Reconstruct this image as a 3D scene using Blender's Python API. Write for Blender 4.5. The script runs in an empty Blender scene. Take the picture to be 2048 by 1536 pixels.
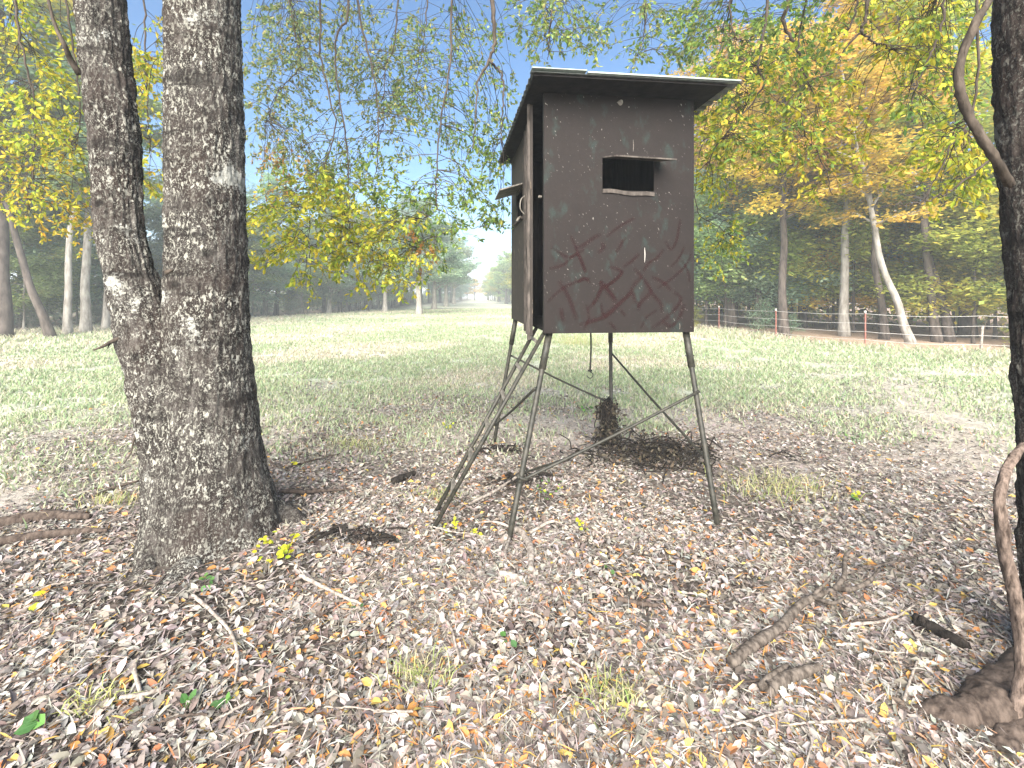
import bpy, math, random
import numpy as np
from mathutils import Vector, Matrix
rng = np.random.default_rng(7)
random.seed(7)
SC = bpy.context.scene
COL = SC.collection
F, H0, EYE = 900.0, 592.0, 1.75          # focal length in photo pixels, horizon row, eye height

# ------------------------------------------------------------------ camera, sky, sun, exposure
cam = bpy.data.cameras.new('camera'); cam.sensor_width = 36; cam.lens = 36 * F / 2048
cam.shift_y = -(768 - H0) / 2048; cam.clip_start = 0.05; cam.clip_end = 3000
co = bpy.data.objects.new('camera', cam); COL.objects.link(co)
co.location = (0, 0, EYE); co.rotation_euler = (math.pi / 2, 0, 0); SC.camera = co

SUN_EL, SUN_AZ = math.radians(33), math.radians(-172)      # azimuth from +Y (view direction), clockwise
world = bpy.data.worlds.new('World'); SC.world = world; world.use_nodes = True
wn, wl = world.node_tree.nodes, world.node_tree.links
sky = wn.new('ShaderNodeTexSky'); sky.sky_type = 'NISHITA'; sky.sun_disc = False
sky.sun_elevation = SUN_EL; sky.sun_rotation = SUN_AZ
sky.air_density = 1.0; sky.dust_density = .6; sky.ozone_density = 3.0
hsv = wn.new('ShaderNodeHueSaturation'); hsv.inputs['Saturation'].default_value = 1.3
wl.new(sky.outputs[0], hsv.inputs['Color']); wl.new(hsv.outputs[0], wn['Background'].inputs[0]); wn['Background'].inputs[1].default_value = 0.055
sd = bpy.data.lights.new('sun', 'SUN'); sd.energy = 5.0; sd.angle = math.radians(60); sd.color = (1, 0.93, 0.82)
so = bpy.data.objects.new('sun', sd); COL.objects.link(so)
sdir = Vector((math.sin(SUN_AZ) * math.cos(SUN_EL), math.cos(SUN_AZ) * math.cos(SUN_EL), math.sin(SUN_EL)))
so.rotation_euler = sdir.to_track_quat('Z', 'Y').to_euler(); so.location = sdir * 60
SC.view_settings.view_transform = 'Standard'; SC.view_settings.look = 'None'
SC.view_settings.gamma = 1; SC.view_settings.use_curve_mapping = False
SC.view_settings.exposure = 1.95
SC.cycles.use_denoising = True
SC.cycles.max_bounces = 8; SC.cycles.transparent_max_bounces = 8
SC.cycles.volume_bounces = 1

# ------------------------------------------------------------------ helpers
def P(px, py, d): return np.array([(px - 1024) / F * d, d, EYE - (py - H0) / F * d])
def _h(ix, iy, iz, s):
    h = (ix.astype(np.int64) * 374761393 + iy.astype(np.int64) * 668265263 + iz.astype(np.int64) * 2147483647 + s * 974634541) & 0xFFFFFFFF
    h = ((h ^ (h >> 13)) * 1274126177) & 0xFFFFFFFF
    h = ((h ^ (h >> 16)) * 2246822519) & 0xFFFFFFFF
    return ((h ^ (h >> 15)) & 0xFFFFFF) / float(0xFFFFFF)
def vnoise(x, y, z=0.0, s=0):
    x, y, z = np.broadcast_arrays(np.asarray(x, float), np.asarray(y, float), np.asarray(z, float))
    ix, iy, iz = np.floor(x), np.floor(y), np.floor(z)
    fx, fy, fz = x - ix, y - iy, z - iz
    fx, fy, fz = [f * f * (3 - 2 * f) for f in (fx, fy, fz)]
    r = 0
    for a in (0, 1):
        for b in (0, 1):
            for c in (0, 1):
                w = (fx if a else 1 - fx) * (fy if b else 1 - fy) * (fz if c else 1 - fz)
                r = r + w * _h(ix + a, iy + b, iz + c, s)
    return r
def fbm(x, y, z=0.0, s=0, o=4):
    t, a, n = 0, 0.5, 0
    for k in range(o):
        t = t + a * vnoise(np.asarray(x) * 2**k, np.asarray(y) * 2**k, np.asarray(z) * 2**k, s + k); n += a; a *= .5
    return t / n
def sstep(a, b, x): t = np.clip((np.asarray(x, float) - a) / (b - a), 0, 1); return t * t * (3 - 2 * t)
LOAK = np.array([-2.12, 3.15]); ROAK = np.array([2.28, 2.02])
def gz(x, y):
    x = np.asarray(x, float); y = np.asarray(y, float)
    r = np.hypot(x, y)
    z = (fbm(x * .8, y * .8, 0, 3, 4) - .5) * .10 + (fbm(x * 4.0, y * 4.0, 0, 9, 3) - .5) * .045 * np.exp(-r / 12)
    z = z + (fbm(x * .05, y * .05, 0, 5, 2) - .5) * .6 * sstep(15, 60, r)
    for c, a, w in ((LOAK, .10, 1.0), (ROAK, .08, .7)):
        z = z + a * np.exp(-((x - c[0])**2 + (y - c[1])**2) / (w * w))
    return z
def G(px, py, up=0.0):
    d = F * EYE / (py - H0); x = (px - 1024) / F * d
    for _ in range(3):
        d = F * (EYE - float(gz(x, d))) / (py - H0); x = (px - 1024) / F * d
    return np.array([x, d, float(gz(x, d)) + up])

def mesh(name, V, faces, smooth=False, col=None, attrs=None):
    """faces: list of int arrays (M,k), k constant per array"""
    me = bpy.data.meshes.new(name); V = np.asarray(V, np.float32)
    if not isinstance(faces, list): faces = [faces]
    faces = [np.asarray(f, np.int32) for f in faces if len(f)]
    tot = np.concatenate([np.full(len(f), f.shape[1], np.int32) for f in faces])
    loops = np.concatenate([f.ravel() for f in faces])
    me.vertices.add(len(V)); me.vertices.foreach_set('co', V.ravel())
    me.loops.add(len(loops)); me.loops.foreach_set('vertex_index', loops)
    me.polygons.add(len(tot)); st = np.zeros(len(tot), np.int32); st[1:] = np.cumsum(tot)[:-1]
    me.polygons.foreach_set('loop_start', st)
    try: me.polygons.foreach_set('loop_total', tot)
    except Exception: pass
    if col is not None:
        a = me.color_attributes.new('Col', 'FLOAT_COLOR', 'POINT')
        c = np.ones((len(V), 4), np.float32); c[:, :3] = col; a.data.foreach_set('color', c.ravel())
    me.update(calc_edges=True)
    me.polygons.foreach_set('use_smooth', np.full(len(tot), bool(smooth)))
    me.validate(); return me
def link(name, me, mat=None, parent=None, origin=None, kind=None, label=None, cat=None, group=None):
    o = bpy.data.objects.new(name, me); COL.objects.link(o)
    if mat is not None:
        if len(me.materials) == 0: me.materials.append(mat)
        elif me.materials[0] is not mat:
            o.material_slots[0].link = 'OBJECT'; o.material_slots[0].material = mat
    if parent is not None: o.parent = parent
    if origin is not None: o.location = origin
    tag(o, label, cat, group, kind); return o
def tag(o, label=None, cat=None, group=None, kind=None):
    for k, v in (('label', label), ('category', cat), ('group', group), ('kind', kind)):
        if v: o[k] = v
    return o
def thing(name, label, cat, loc=(0, 0, 0), group=None, rz=0, sc=1):
    o = bpy.data.objects.new(name, None); COL.objects.link(o); o.location = tuple(float(v) for v in loc)
    o.rotation_euler = (0, 0, rz); o.scale = (sc, sc, sc) if np.isscalar(sc) else sc
    o.empty_display_size = .1
    return tag(o, label, cat, group)
class MB:                      # collects quads and triangles into one mesh
    def __init__(s): s.v, s.q, s.t, s.n, s.c = [], [], [], 0, []
    def add(s, V, q=None, t=None, col=None):
        V = np.asarray(V, float)
        if q is not None and len(q): s.q.append(np.asarray(q) + s.n)
        if t is not None and len(t): s.t.append(np.asarray(t) + s.n)
        s.v.append(V); s.n += len(V)
        if col is not None: s.c.append(np.broadcast_to(np.asarray(col, float), V.shape))
        return s
    def tube(s, pts, rad, n=8, col=None): return s.add(*tube(pts, rad, n), col=col)
    def hexa(s, c8):            # 8 corners: bottom ring 4, top ring 4
        return s.add(c8, [(0, 3, 2, 1), (4, 5, 6, 7), (0, 1, 5, 4), (1, 2, 6, 5), (2, 3, 7, 6), (3, 0, 4, 7)])
    def box(s, o, u, v, w):     # corner + three edge vectors
        o, u, v, w = [np.asarray(a, float) for a in (o, u, v, w)]
        return s.hexa([o, o + u, o + u + v, o + v, o + w, o + u + w, o + u + v + w, o + v + w])
    def mesh(s, name, smooth=False, origin=None):
        V = np.concatenate(s.v)
        if origin is not None: V = V - np.asarray(origin)
        f = []
        if s.q: f.append(np.concatenate(s.q))
        if s.t: f.append(np.concatenate(s.t))
        return mesh(name, V, f, smooth, np.concatenate(s.c) if s.c else None)
def smooth_path(pts, n):
    pts = np.asarray(pts, float)
    if len(pts) < 3:
        t = np.linspace(0, 1, n)[:, None]; return pts[0] * (1 - t) + pts[-1] * t
    k = len(pts); p = np.vstack([2 * pts[0] - pts[1], pts, 2 * pts[-1] - pts[-2]])
    t = np.linspace(0, k - 1 - 1e-6, n); i = t.astype(int); f = (t - i)[:, None]
    a, b, c, d = p[i], p[i + 1], p[i + 2], p[i + 3]
    return .5 * (2 * b + (c - a) * f + (2 * a - 5 * b + 4 * c - d) * f**2 + (3 * b - a - 3 * c + d) * f**3)
def tube(pts, rad, n=8):
    pts = np.asarray(pts, float); m = len(pts); rad = np.broadcast_to(np.asarray(rad, float), (m,))
    T = np.gradient(pts, axis=0); T /= np.linalg.norm(T, axis=1)[:, None] + 1e-12
    ref = np.array([1., 0, 0]) if abs(T[0][0]) < .8 else np.array([0, 1., 0])
    u = np.cross(T[0], ref); u /= np.linalg.norm(u); U = [u]
    for k in range(1, m):
        u = U[-1] - T[k] * np.dot(U[-1], T[k]); u /= np.linalg.norm(u) + 1e-12; U.append(u)
    U = np.array(U); W = np.cross(T, U)
    a = np.arange(n) / n * 2 * math.pi
    V = pts[:, None] + rad[:, None, None] * (np.cos(a)[None, :, None] * U[:, None] + np.sin(a)[None, :, None] * W[:, None])
    V = V.reshape(-1, 3); i = np.arange(m - 1)[:, None] * n; j = np.arange(n)[None]
    q = np.stack([i + j, i + (j + 1) % n, i + n + (j + 1) % n, i + n + j], -1).reshape(-1, 4)
    t = [(k, (k - 1) % n, m * n) for k in range(n)] + [((m - 1) * n + k, (m - 1) * n + (k + 1) % n, m * n + 1) for k in range(n)]
    V = np.vstack([V, pts[0], pts[-1]]); return V, q, t
LEAF_T = np.array([(0, 3, 2), (0, 2, 1), (2, 3, 6), (2, 6, 5), (1, 2, 5), (1, 5, 4), (5, 6, 7), (4, 5, 7)])
def leaves(pos, d, nrm, L, Wd, curl, fold, wide=.55):
    """pos,d,nrm (N,3); d = direction of the leaf, nrm = its upper side -> V (8N,3), T (8N,3)"""
    N = len(pos); d = d / (np.linalg.norm(d, axis=1)[:, None] + 1e-9)
    s = np.cross(d, nrm); s /= np.linalg.norm(s, axis=1)[:, None] + 1e-9; n = np.cross(s, d)
    prof = [(0, 0, 0), (.36, -1, 1), (.36, 0, 0), (.36, 1, 1), (.72, -.8, 1), (.72, 0, 0), (.72, .8, 1), (1, 0, 0)]
    V = np.zeros((N, 8, 3))
    for k, (t, w, f) in enumerate(prof):
        V[:, k] = pos + d * (L * (t - .0))[:, None] + s * (Wd * w * .5)[:, None] \
            + n * (curl * L * (t * (1 - t) * 4 * .5 - .0) + fold * Wd * abs(w) * .5)[:, None]
    T = (np.arange(N)[:, None, None] * 8 + LEAF_T[None]).reshape(-1, 3)
    return V.reshape(-1, 3), T
def rdir(N): v = rng.normal(size=(N, 3)); return v / np.linalg.norm(v, axis=1)[:, None]
def pick(pal, N):
    pal = np.array(pal, float); c = pal[rng.choice(len(pal), N, p=None)]
    return np.clip(c * rng.uniform(.72, 1.25, (N, 1)) * rng.uniform(.92, 1.08, (N, 3)), 0.005, .95)

# ------------------------------------------------------------------ materials
class M:
    def __init__(s, name, rough=.85, spec=.3):
        s.m = bpy.data.materials.new(name); s.m.use_nodes = True; s.nt = s.m.node_tree
        s.b = s.nt.nodes['Principled BSDF']; s.b.inputs['Roughness'].default_value = rough
        s.b.inputs['Specular IOR Level'].default_value = spec
        s.out = s.nt.nodes['Material Output']; s._c = None
    def n(s, t, **k):
        o = s.nt.nodes.new('ShaderNode' + t)
        for a, v in k.items():
            if a[0] == '_': setattr(o, a[1:], v)
            else: s.set(o.inputs[int(a[1:]) if a[0] == 'i' and a[1:].isdigit() else a.replace('__', ' ')], v)
        return o
    def set(s, inp, v):
        if hasattr(v, 'is_output'): s.nt.links.new(v, inp)
        elif hasattr(v, 'outputs'): s.nt.links.new(v.outputs[0], inp)
        else:
            if isinstance(v, (tuple, list)) and len(v) == 3 and len(inp.default_value) == 4: v = (*v, 1)
            inp.default_value = v
    def oc(s, sc=(1, 1, 1), rot=(0, 0, 0)):
        if s._c is None: s._c = s.n('TexCoord').outputs['Object']
        return s.n('Mapping', Vector=s._c, Scale=sc, Rotation=rot).outputs[0]
    def noise(s, scale, vec=None, detail=5, rough=.55, dist=0): return s.n('TexNoise', Vector=vec if vec is not None else s.oc(), Scale=scale, Detail=detail, Roughness=rough, Distortion=dist).outputs[0]
    def voro(s, scale, vec=None, out=0, feat='F1', rand=1):
        o = s.n('TexVoronoi', _feature=feat, Vector=vec if vec is not None else s.oc(), Scale=scale, Randomness=rand); return o.outputs[out]
    def ramp(s, fac, stops):
        o = s.n('ValToRGB', i0=fac); e = o.color_ramp.elements
        while len(e) < len(stops): e.new(.5)
        for x, (p, c) in zip(e, stops):
            x.position = p; x.color = (*c, 1) if isinstance(c, (tuple, list)) else (c, c, c, 1)
        return o.outputs[0]
    def mix(s, f, a, b, bt='MIX'):
        o = s.n('Mix', _data_type='RGBA', _blend_type=bt); s.set(o.inputs[0], f); s.set(o.inputs[6], a); s.set(o.inputs[7], b); return o.outputs[2]
    def math(s, op, a, b=0.0, clamp=False):
        o = s.n('Math', _operation=op, _use_clamp=clamp); s.set(o.inputs[0], a); s.set(o.inputs[1], b); return o.outputs[0]
    def attr(s, a='Col'): return s.n('Attribute', _attribute_name=a).outputs[0]
    def base(s, c): s.set(s.b.inputs['Base Color'], c); return s
    def bump(s, h, st=.5, dist=.01):
        o = s.n('Bump', Strength=st, Distance=dist, Height=h); s.set(s.b.inputs['Normal'], o.outputs[0]); return s
    def translucent(s, col, amount):
        t = s.n('BsdfTranslucent', Color=col); mx = s.n('MixShader', i0=amount, i1=s.b.outputs[0], i2=t.outputs[0])
        s.nt.links.new(mx.outputs[0], s.out.inputs[0]); return s

def mat_bark(name, dark, mid, light, lichen, amount, speck):
    m = M(name, .92, .15)
    nv = m.noise(14, m.oc((1, 1, .22)), 6, .65); nf = m.noise(70, m.oc((1, 1, .5)), 5, .7)
    h = m.math('ADD', m.math('MULTIPLY', nv, .65), m.math('MULTIPLY', nf, .45))
    c = m.ramp(h, [(.38, dark), (.54, mid), (.72, light)])
    warm = m.noise(2.2, m.oc((1, 1, .6)), 3); c = m.mix(m.ramp(warm, [(.45, 0.), (.7, .45)]), c, (mid[0] * 1.25, mid[1] * .95, mid[2] * .85))
    band = m.ramp(m.noise(4.5, m.oc((.6, .6, 1.6)), 4, .6), [(.40, 0.), (.58, 1.)])
    wob = m.noise(speck * 2.2, None, 3, .7)
    sp = m.ramp(m.noise(speck, m.oc((1.15, 1.15, .62)), 3.5, .62, .6), [(.535, 0.), (.585, 1.)])
    sp2 = m.ramp(m.noise(speck * 2.4, m.oc((1, 1, .8)), 2, .6), [(.56, 0.), (.62, .8)])
    sp = m.math('MULTIPLY', m.math('MAXIMUM', sp, sp2), m.math('ADD', band, .22, True))
    c = m.mix(m.math('MULTIPLY', sp, amount), c, (lichen[0] * .92, lichen[1] * .9, lichen[2] * .86))
    pm = m.math('ADD', m.noise(2.6, m.oc((1, 1, 1.3)), 2, .5), m.math('MULTIPLY', m.math('SUBTRACT', m.noise(40, None, 4, .75), .5), .55))
    patch = m.ramp(pm, [(.66, 0.), (.70, 1.)])
    c = m.mix(m.math('MULTIPLY', patch, amount), c, lichen)
    knot = m.ramp(m.math('ADD', m.voro(3.2, m.oc((1, 1, 1.5)), 0), m.math('MULTIPLY', wob, .14)), [(.16, .75), (.25, 0.)])
    c = m.mix(knot, c, (dark[0] * .6, dark[1] * .6, dark[2] * .6))
    ring = m.ramp(m.noise(3.2, m.oc((.35, .35, 2.6)), 3, .6), [(.56, 0.), (.66, .7)])
    c = m.mix(ring, c, (dark[0] * 1.3, dark[1] * 1.3, dark[2] * 1.3))
    m.base(c).bump(m.math('ADD', h, m.math('MULTIPLY', sp, .35)), 1.0, .02); return m.m
BARK_L = mat_bark('grey lichen bark', (.009, .0073, .0066), (.031, .026, .0235), (.128, .117, .107), (.35, .35, .32), .95, 46)
BARK_R = mat_bark('dark scaly bark', (.008, .0065, .006), (.026, .021, .019), (.085, .07, .062), (.22, .22, .2), .5, 55)
def mat_simple_bark(name, a, b, sc=18):
    m = M(name, .9, .15); n = m.noise(sc, m.oc((1, 1, .3)), 5, .65)
    m.base(m.ramp(n, [(.35, a), (.65, b)])).bump(n, .6, .01); return m.m
BARK_PALE = mat_simple_bark('pale forest bark', (.14, .125, .11), (.36, .34, .31), 6)
BARK_DARK = mat_simple_bark('dark forest bark', (.035, .028, .024), (.12, .10, .088), 6)
BARK_TWIG = mat_simple_bark('twig bark', (.035, .028, .022), (.10, .08, .065), 30)
BARK_STICK = mat_simple_bark('weathered dry wood', (.13, .105, .09), (.38, .34, .30), 40)
ROT = mat_simple_bark('black rotten wood', (.007, .006, .005), (.034, .028, .024), 30)
BARK_BROWN = mat_simple_bark('grey brown dead wood', (.035, .028, .023), (.16, .135, .115), 38)
BARK_MOSS = mat_simple_bark('rotting dark wood', (.03, .022, .018), (.11, .085, .07), 30)
VINE_M = mat_simple_bark('stringy vine bark', (.035, .025, .02), (.20, .152, .126), 62)

def mat_leaf(name, trans, rough=.6):
    m = M(name, rough, .25); c = m.attr(); m.base(c)
    m.translucent(m.mix(.25, c, (1, 1, .35), 'MULTIPLY') if trans > .2 else c, trans); return m.m
LEAF = mat_leaf('oak leaf', .45); DEADLEAF = mat_leaf('dead leaf', .08, .75)
def mat_crown(name, stops, sat=1):
    m = M(name, .65, .2); v = m.n('Attribute', _attribute_name='Col').outputs[2]
    r = m.n('ObjectInfo').outputs['Random']
    c = m.ramp(v, stops)
    hs = m.n('HueSaturation', Hue=m.math('ADD', .485, m.math('MULTIPLY', r, .03)), Saturation=sat, Value=m.math('ADD', .8, m.math('MULTIPLY', r, .4)), Color=c).outputs[0]
    m.base(hs).translucent(hs, .5); return m.m
CROWN = {
 'gold': mat_crown('golden autumn leaves', [(0, (.34, .34, .07)), (.3, (.60, .47, .07)), (.65, (.78, .58, .10)), (1, (.80, .50, .12))]),
 'lime': mat_crown('yellow green leaves', [(0, (.17, .24, .06)), (.45, (.33, .38, .08)), (.8, (.52, .48, .09)), (1, (.65, .50, .10))]),
 'green': mat_crown('mid green leaves', [(0, (.15, .24, .09)), (.5, (.28, .39, .16)), (.85, (.42, .50, .20)), (1, (.54, .52, .18))]),
 'blue': mat_crown('blue green leaves', [(0, (.15, .24, .16)), (.5, (.27, .40, .27)), (.9, (.41, .52, .34)), (1, (.50, .56, .32))]),
 'grey': mat_crown('grey green leaves', [(0, (.13, .17, .13)), (.5, (.23, .29, .23)), (1, (.36, .41, .31))]),
 'brown': mat_crown('dry brown leaves', [(0, (.10, .06, .045)), (.5, (.22, .14, .10)), (1, (.36, .24, .17))]),
}

# ------------------------------------------------------------------ ground
def grass_amount(x, y):
    n = fbm(x * .35, y * .35, 0, 21, 4) - .5; r = np.hypot(x * .85, y)
    g = sstep(5.4, 10.5, r + n * 5.5 + .6 * np.exp(-((x - 2.5) / 3)**2))
    g = np.maximum(g, .8 * sstep(.56, .68, fbm(x * .5 + 7, y * .5, 0, 31, 3)) * sstep(4.6, 6.5, r))
    sand = np.exp(-((x - 5.6 - (y - 5.5) * .55) / 1.3)**2) * sstep(3.4, 4.6, y) * (1 - sstep(8, 13, y))
    return np.clip(g * (1 - .8 * sand), 0, 1), sand
def ground_color(x, y):
    g, sand = grass_amount(x, y); r = np.hypot(x, y)
    n1 = fbm(x * 1.3, y * 1.3, 0, 41, 4)[:, None]; n2 = fbm(x * .22, y * .22, 0, 43, 3)
    soil = np.array([.030, .024, .020]) * (1 - n1) + np.array([.16, .138, .12]) * n1
    pale = np.array([.46, .43, .40])
    soil = soil + (pale - soil) * (sstep(.56, .70, fbm(x * .9, y * .9, 0, 47, 4)) * .75)[:, None]
    soil = soil + (np.array([.52, .46, .42]) - soil) * (sstep(3.8, 6.5, r) * .85)[:, None]
    soil = soil + (np.array([.40, .355, .315]) - soil) * np.clip(sand, 0, 1)[:, None]
    green = np.array([.43, .49, .36]); straw = np.array([.60, .57, .49])
    k = sstep(.42, .60, n2 + .16 * np.clip((14 - np.abs(x - 3)) / 14, -1, 1))[:, None]
    gr = straw * (1 - k) + green * k
    c = soil + (gr - soil) * (g * .8)[:, None]
    # reddish needles below the trees along the fence, brown litter inside the woods
    rd = sstep(-2.2, -.2, fence_side(x, y) + (fbm(x, y, 0, 88, 2) - .5)) * sstep(2, 8, x)
    c = c + (np.array([.37, .25, .19]) - c) * (rd * .85)[:, None]
    ld = sstep(-2, 2, left_side(x, y))
    c = c + (np.array([.16, .12, .09]) - c) * (ld * .85)[:, None]
    return c * .95
FENCE = np.array([(2.0, 72.), (8.6, 31.), (10.35, 22.5), (11.0, 18.75), (12.37, 15.75), (14.8, 14.2), (19.5, 12.5), (30, 9.5)])
def fence_side(x, y):          # >0 beyond the fence
    yy = np.interp(x, FENCE[:, 0], FENCE[:, 1]); xx = np.interp(-y, -FENCE[:, 1], FENCE[:, 0])
    return np.where(y > 18, x - xx, np.minimum(y - yy, 8.))
def left_x(y): return np.interp(y, [0, 18, 25, 33, 50, 80, 150, 300], [-25, -22.5, -22.5, -20.5, -17.8, -17.0, -16.5, -24])
def left_side(x, y): return left_x(y) - x

def build_ground():
    nr, na = 260, 400
    rr = .35 * (900 / .35) ** (np.arange(nr) / (nr - 1)); aa = np.arange(na) / na * 2 * math.pi
    X = (rr[:, None] * np.sin(aa)[None]).ravel(); Y = (rr[:, None] * np.cos(aa)[None]).ravel()
    X = np.append(X, 0); Y = np.append(Y, 0)
    V = np.stack([X, Y, gz(X, Y)], 1)
    i = np.arange(nr - 1)[:, None] * na; j = np.arange(na)[None]
    q = np.stack([i + j, i + na + j, i + na + (j + 1) % na, i + (j + 1) % na], -1).reshape(-1, 4)
    t = [(nr * na, k, (k + 1) % na) for k in range(na)]
    me = mesh('ground', V, [q, np.array(t)], True, ground_color(X, Y))
    m = M('soil and grass', .95, .1); c = m.attr()
    f1 = m.noise(26, None, 7, .7); f2 = m.noise(3.5, None, 5, .6); f3 = m.voro(34, None, 1)
    c = m.mix(1, c, m.ramp(f1, [(.25, (.45, .43, .42)), (.5, (.95, .95, .95)), (.75, (1.5, 1.46, 1.4))]), 'MULTIPLY')
    c = m.mix(1, c, m.ramp(f2, [(.3, (.75, .74, .72)), (.7, (1.2, 1.2, 1.2))]), 'MULTIPLY')
    m.base(c).bump(f1, .7, .03)
    link('ground', me, m.m, kind='structure', label='leaf strewn soil turning into a pale grass field')
build_ground()

# ------------------------------------------------------------------ the raised box blind
def mat_ply(name, base, side=False):
    m = M(name, .72, .25)
    n = m.noise(9, None, 6, .65); f = m.noise(120, None, 4, .7)
    c = m.mix(m.ramp(n, [(.35, 0.), (.7, 1.)]), base, tuple(v * 1.35 for v in base))
    c = m.mix(m.ramp(f, [(.4, .0), (.75, .5)]), c, tuple(v * .55 for v in base))
    if not side:
        gm = m.math('MULTIPLY', m.ramp(m.noise(5.5, m.oc((1.5, 1, .8), (0, .6, 0)), 4, .6), [(.57, 0.), (.68, .75)]), m.ramp(f, [(.35, 0.2), (.6, 1.)]))
        c = m.mix(gm, c, (.018, .034, .030))
    else:
        flake = m.ramp(m.noise(38, m.oc((1, .5, .16), (.2, 0, 0)), 4, .7), [(.60, 0.), (.70, .9)])
        c = m.mix(m.math('MULTIPLY', flake, m.ramp(m.noise(3, None, 3), [(.4, .15), (.62, 1.)])), c, (.24, .18, .13))
    sv = m.n('Mapping', Vector=m.n('Mapping', Vector=m._c, Rotation=(0, .5, 0)).outputs[0], Scale=(1, 1, .35)).outputs[0]
    chip = m.math('MULTIPLY', m.ramp(m.noise(95, sv, 2, .5), [(.70, 0.), (.735, 1.)]), m.ramp(m.noise(2.3, None, 3), [(.45, .1), (.62, 1.)]))
    c = m.mix(m.math('MULTIPLY', chip, .7), c, (.36, .34, .31))
    m.base(c).bump(m.math('ADD', n, f), .25, .004); return m.m
PLY = mat_ply('painted plywood', (.0108, .0077, .0070)); PLYS = mat_ply('weathered chipboard', (.029, .024, .021), True)
PLYD = mat_simple_bark('dark roof and interior shade plywood', (.008, .007, .007), (.02, .018, .018), 12)  # dark roof board colour, deepened to paint in the shade inside the box
def mat_metal(name, a, b, rough=.5, metal=.0):
    m = M(name, rough, .4); n = m.noise(22, None, 6, .65); m.b.inputs['Metallic'].default_value = metal
    m.base(m.ramp(n, [(.38, a), (.66, b)])).bump(n, .15, .003); return m.m
PIPE = mat_metal('olive painted pipe', (.014, .015, .0115), (.048, .044, .034), .55)
RUNG = mat_metal('worn grey rung', (.09, .08, .068), (.24, .22, .19), .6)
TIN = mat_metal('weathered roof tin', (.06, .07, .068), (.15, .165, .155), .45); TINL = mat_metal('pale roof flashing', (.20, .24, .22), (.36, .40, .37), .5)
DARK = mat_metal('black steel', (.012, .012, .012), (.03, .028, .026), .5)
TRIM = mat_simple_bark('weathered trim board', (.03, .026, .023), (.11, .095, .085), 24)

BL = {'FL': np.array([.26, 3.66]), 'FR': np.array([1.537, 3.80]), 'BL': np.array([-.006, 5.54]), 'BR': np.array([1.271, 5.68])}
ZB, ZBB, ZT = 1.445, 1.473, 3.405
blind_o = np.array([.75, 4.65, 0.0])
blind = thing('hunting_blind', 'dark brown plywood box blind on tall pipe legs with a ladder', 'hunting blind', blind_o)
def v3(p, z): return np.array([p[0], p[1], z])
def panel_with_hole(a, b, z0a, z0b, z1, s0, s1, h0, h1, th, nin):
    """vertical panel from plan point a to b, thickness th inward, rectangular hole s0..s1, h0..h1"""
    mb = MB(); nin = np.array([*nin, 0.]) * th
    def pt(s, z): p = a + (b - a) * s; return v3(p, z)
    zl = lambda s: z0a + (z0b - z0a) * s
    cells = [(0, s0, None, None), (s1, 1, None, None), (s0, s1, None, h0), (s0, s1, h1, None)]
    for (sa, sb, ha, hb) in cells:
        la, lb = (zl(sa), zl(sb)) if ha is None else (ha, ha); ha2 = z1 if hb is None else hb
        c = [pt(sa, la), pt(sb, lb), pt(sb, lb) + nin, pt(sa, la) + nin, pt(sa, ha2), pt(sb, ha2), pt(sb, ha2) + nin, pt(sa, ha2) + nin]
        mb.hexa(c)
    return mb
uF = (BL['FR'] - BL['FL']); uF /= np.linalg.norm(uF); nF = np.array([-uF[1], uF[0]])     # nF points into the box
uL = (BL['BL'] - BL['FL']); uL /= np.linalg.norm(uL); nL = np.array([uL[1], -uL[0]])
def bpart(name, mb, mat, parent=None, smooth=False, label=None):
    return link(name, mb.mesh(name, smooth, blind_o), mat, parent or blind, label=label)
front = panel_with_hole(BL['FL'], BL['FR'], ZB, ZB, ZT, .381, .726, 2.625, 2.886, .018, nF)
fp = link('front_panel', front.mesh('front_panel', False, (.9, 3.73, 1.445)), PLY, blind, tuple(np.array((.9, 3.73, 1.445)) - blind_o))
tA, tD = .40, .105
a = BL['FL'] + (BL['BL'] - BL['FL']) * tA; zA = ZB + (ZBB - ZB) * tA
k = lambda t: (t - tA) / (1 - tA)
bpart('side_panel', panel_with_hole(a, BL['BL'], zA, ZBB, ZT, k(.563), k(.80), 2.58, 2.90, .018, nL), PLYS, label='chipboard side panel with a small square window')
def wall(a, b, za, zb, th, nin, z1=ZT):
    mb = MB(); n3 = np.array([*nin, 0.]) * th
    A, B, C, D = v3(a, za), v3(b, zb), v3(b, z1), v3(a, z1)
    return mb.hexa([A, B, B + n3, A + n3, D, C, C + n3, D + n3])
e = .02
bpart('back_panel', wall(BL['BL'] + uF * e, BL['BR'] - uF * e, ZBB, ZBB, -.018, nF), PLYD)  # back, right side and floor boards carry the interior shade in their colour
bpart('side_panel', wall(BL['FR'] + uL * e, BL['BR'], ZB, ZBB, .018, -nL), PLYD, label='plain plywood side panel darkened to paint in the shade inside')
mb = MB(); q = [v3(BL[n], z) for n, z in (('FL', ZB), ('FR', ZB), ('BR', ZBB), ('BL', ZBB))]
ctr = sum(q) / 4; q = [c + (ctr - c) * .022 for c in q]
mb.hexa([c + np.array([0, 0, .012]) for c in q] + [c + np.array([0, 0, .035]) for c in q]); bpart('floor_board', mb, PLYD)
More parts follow.
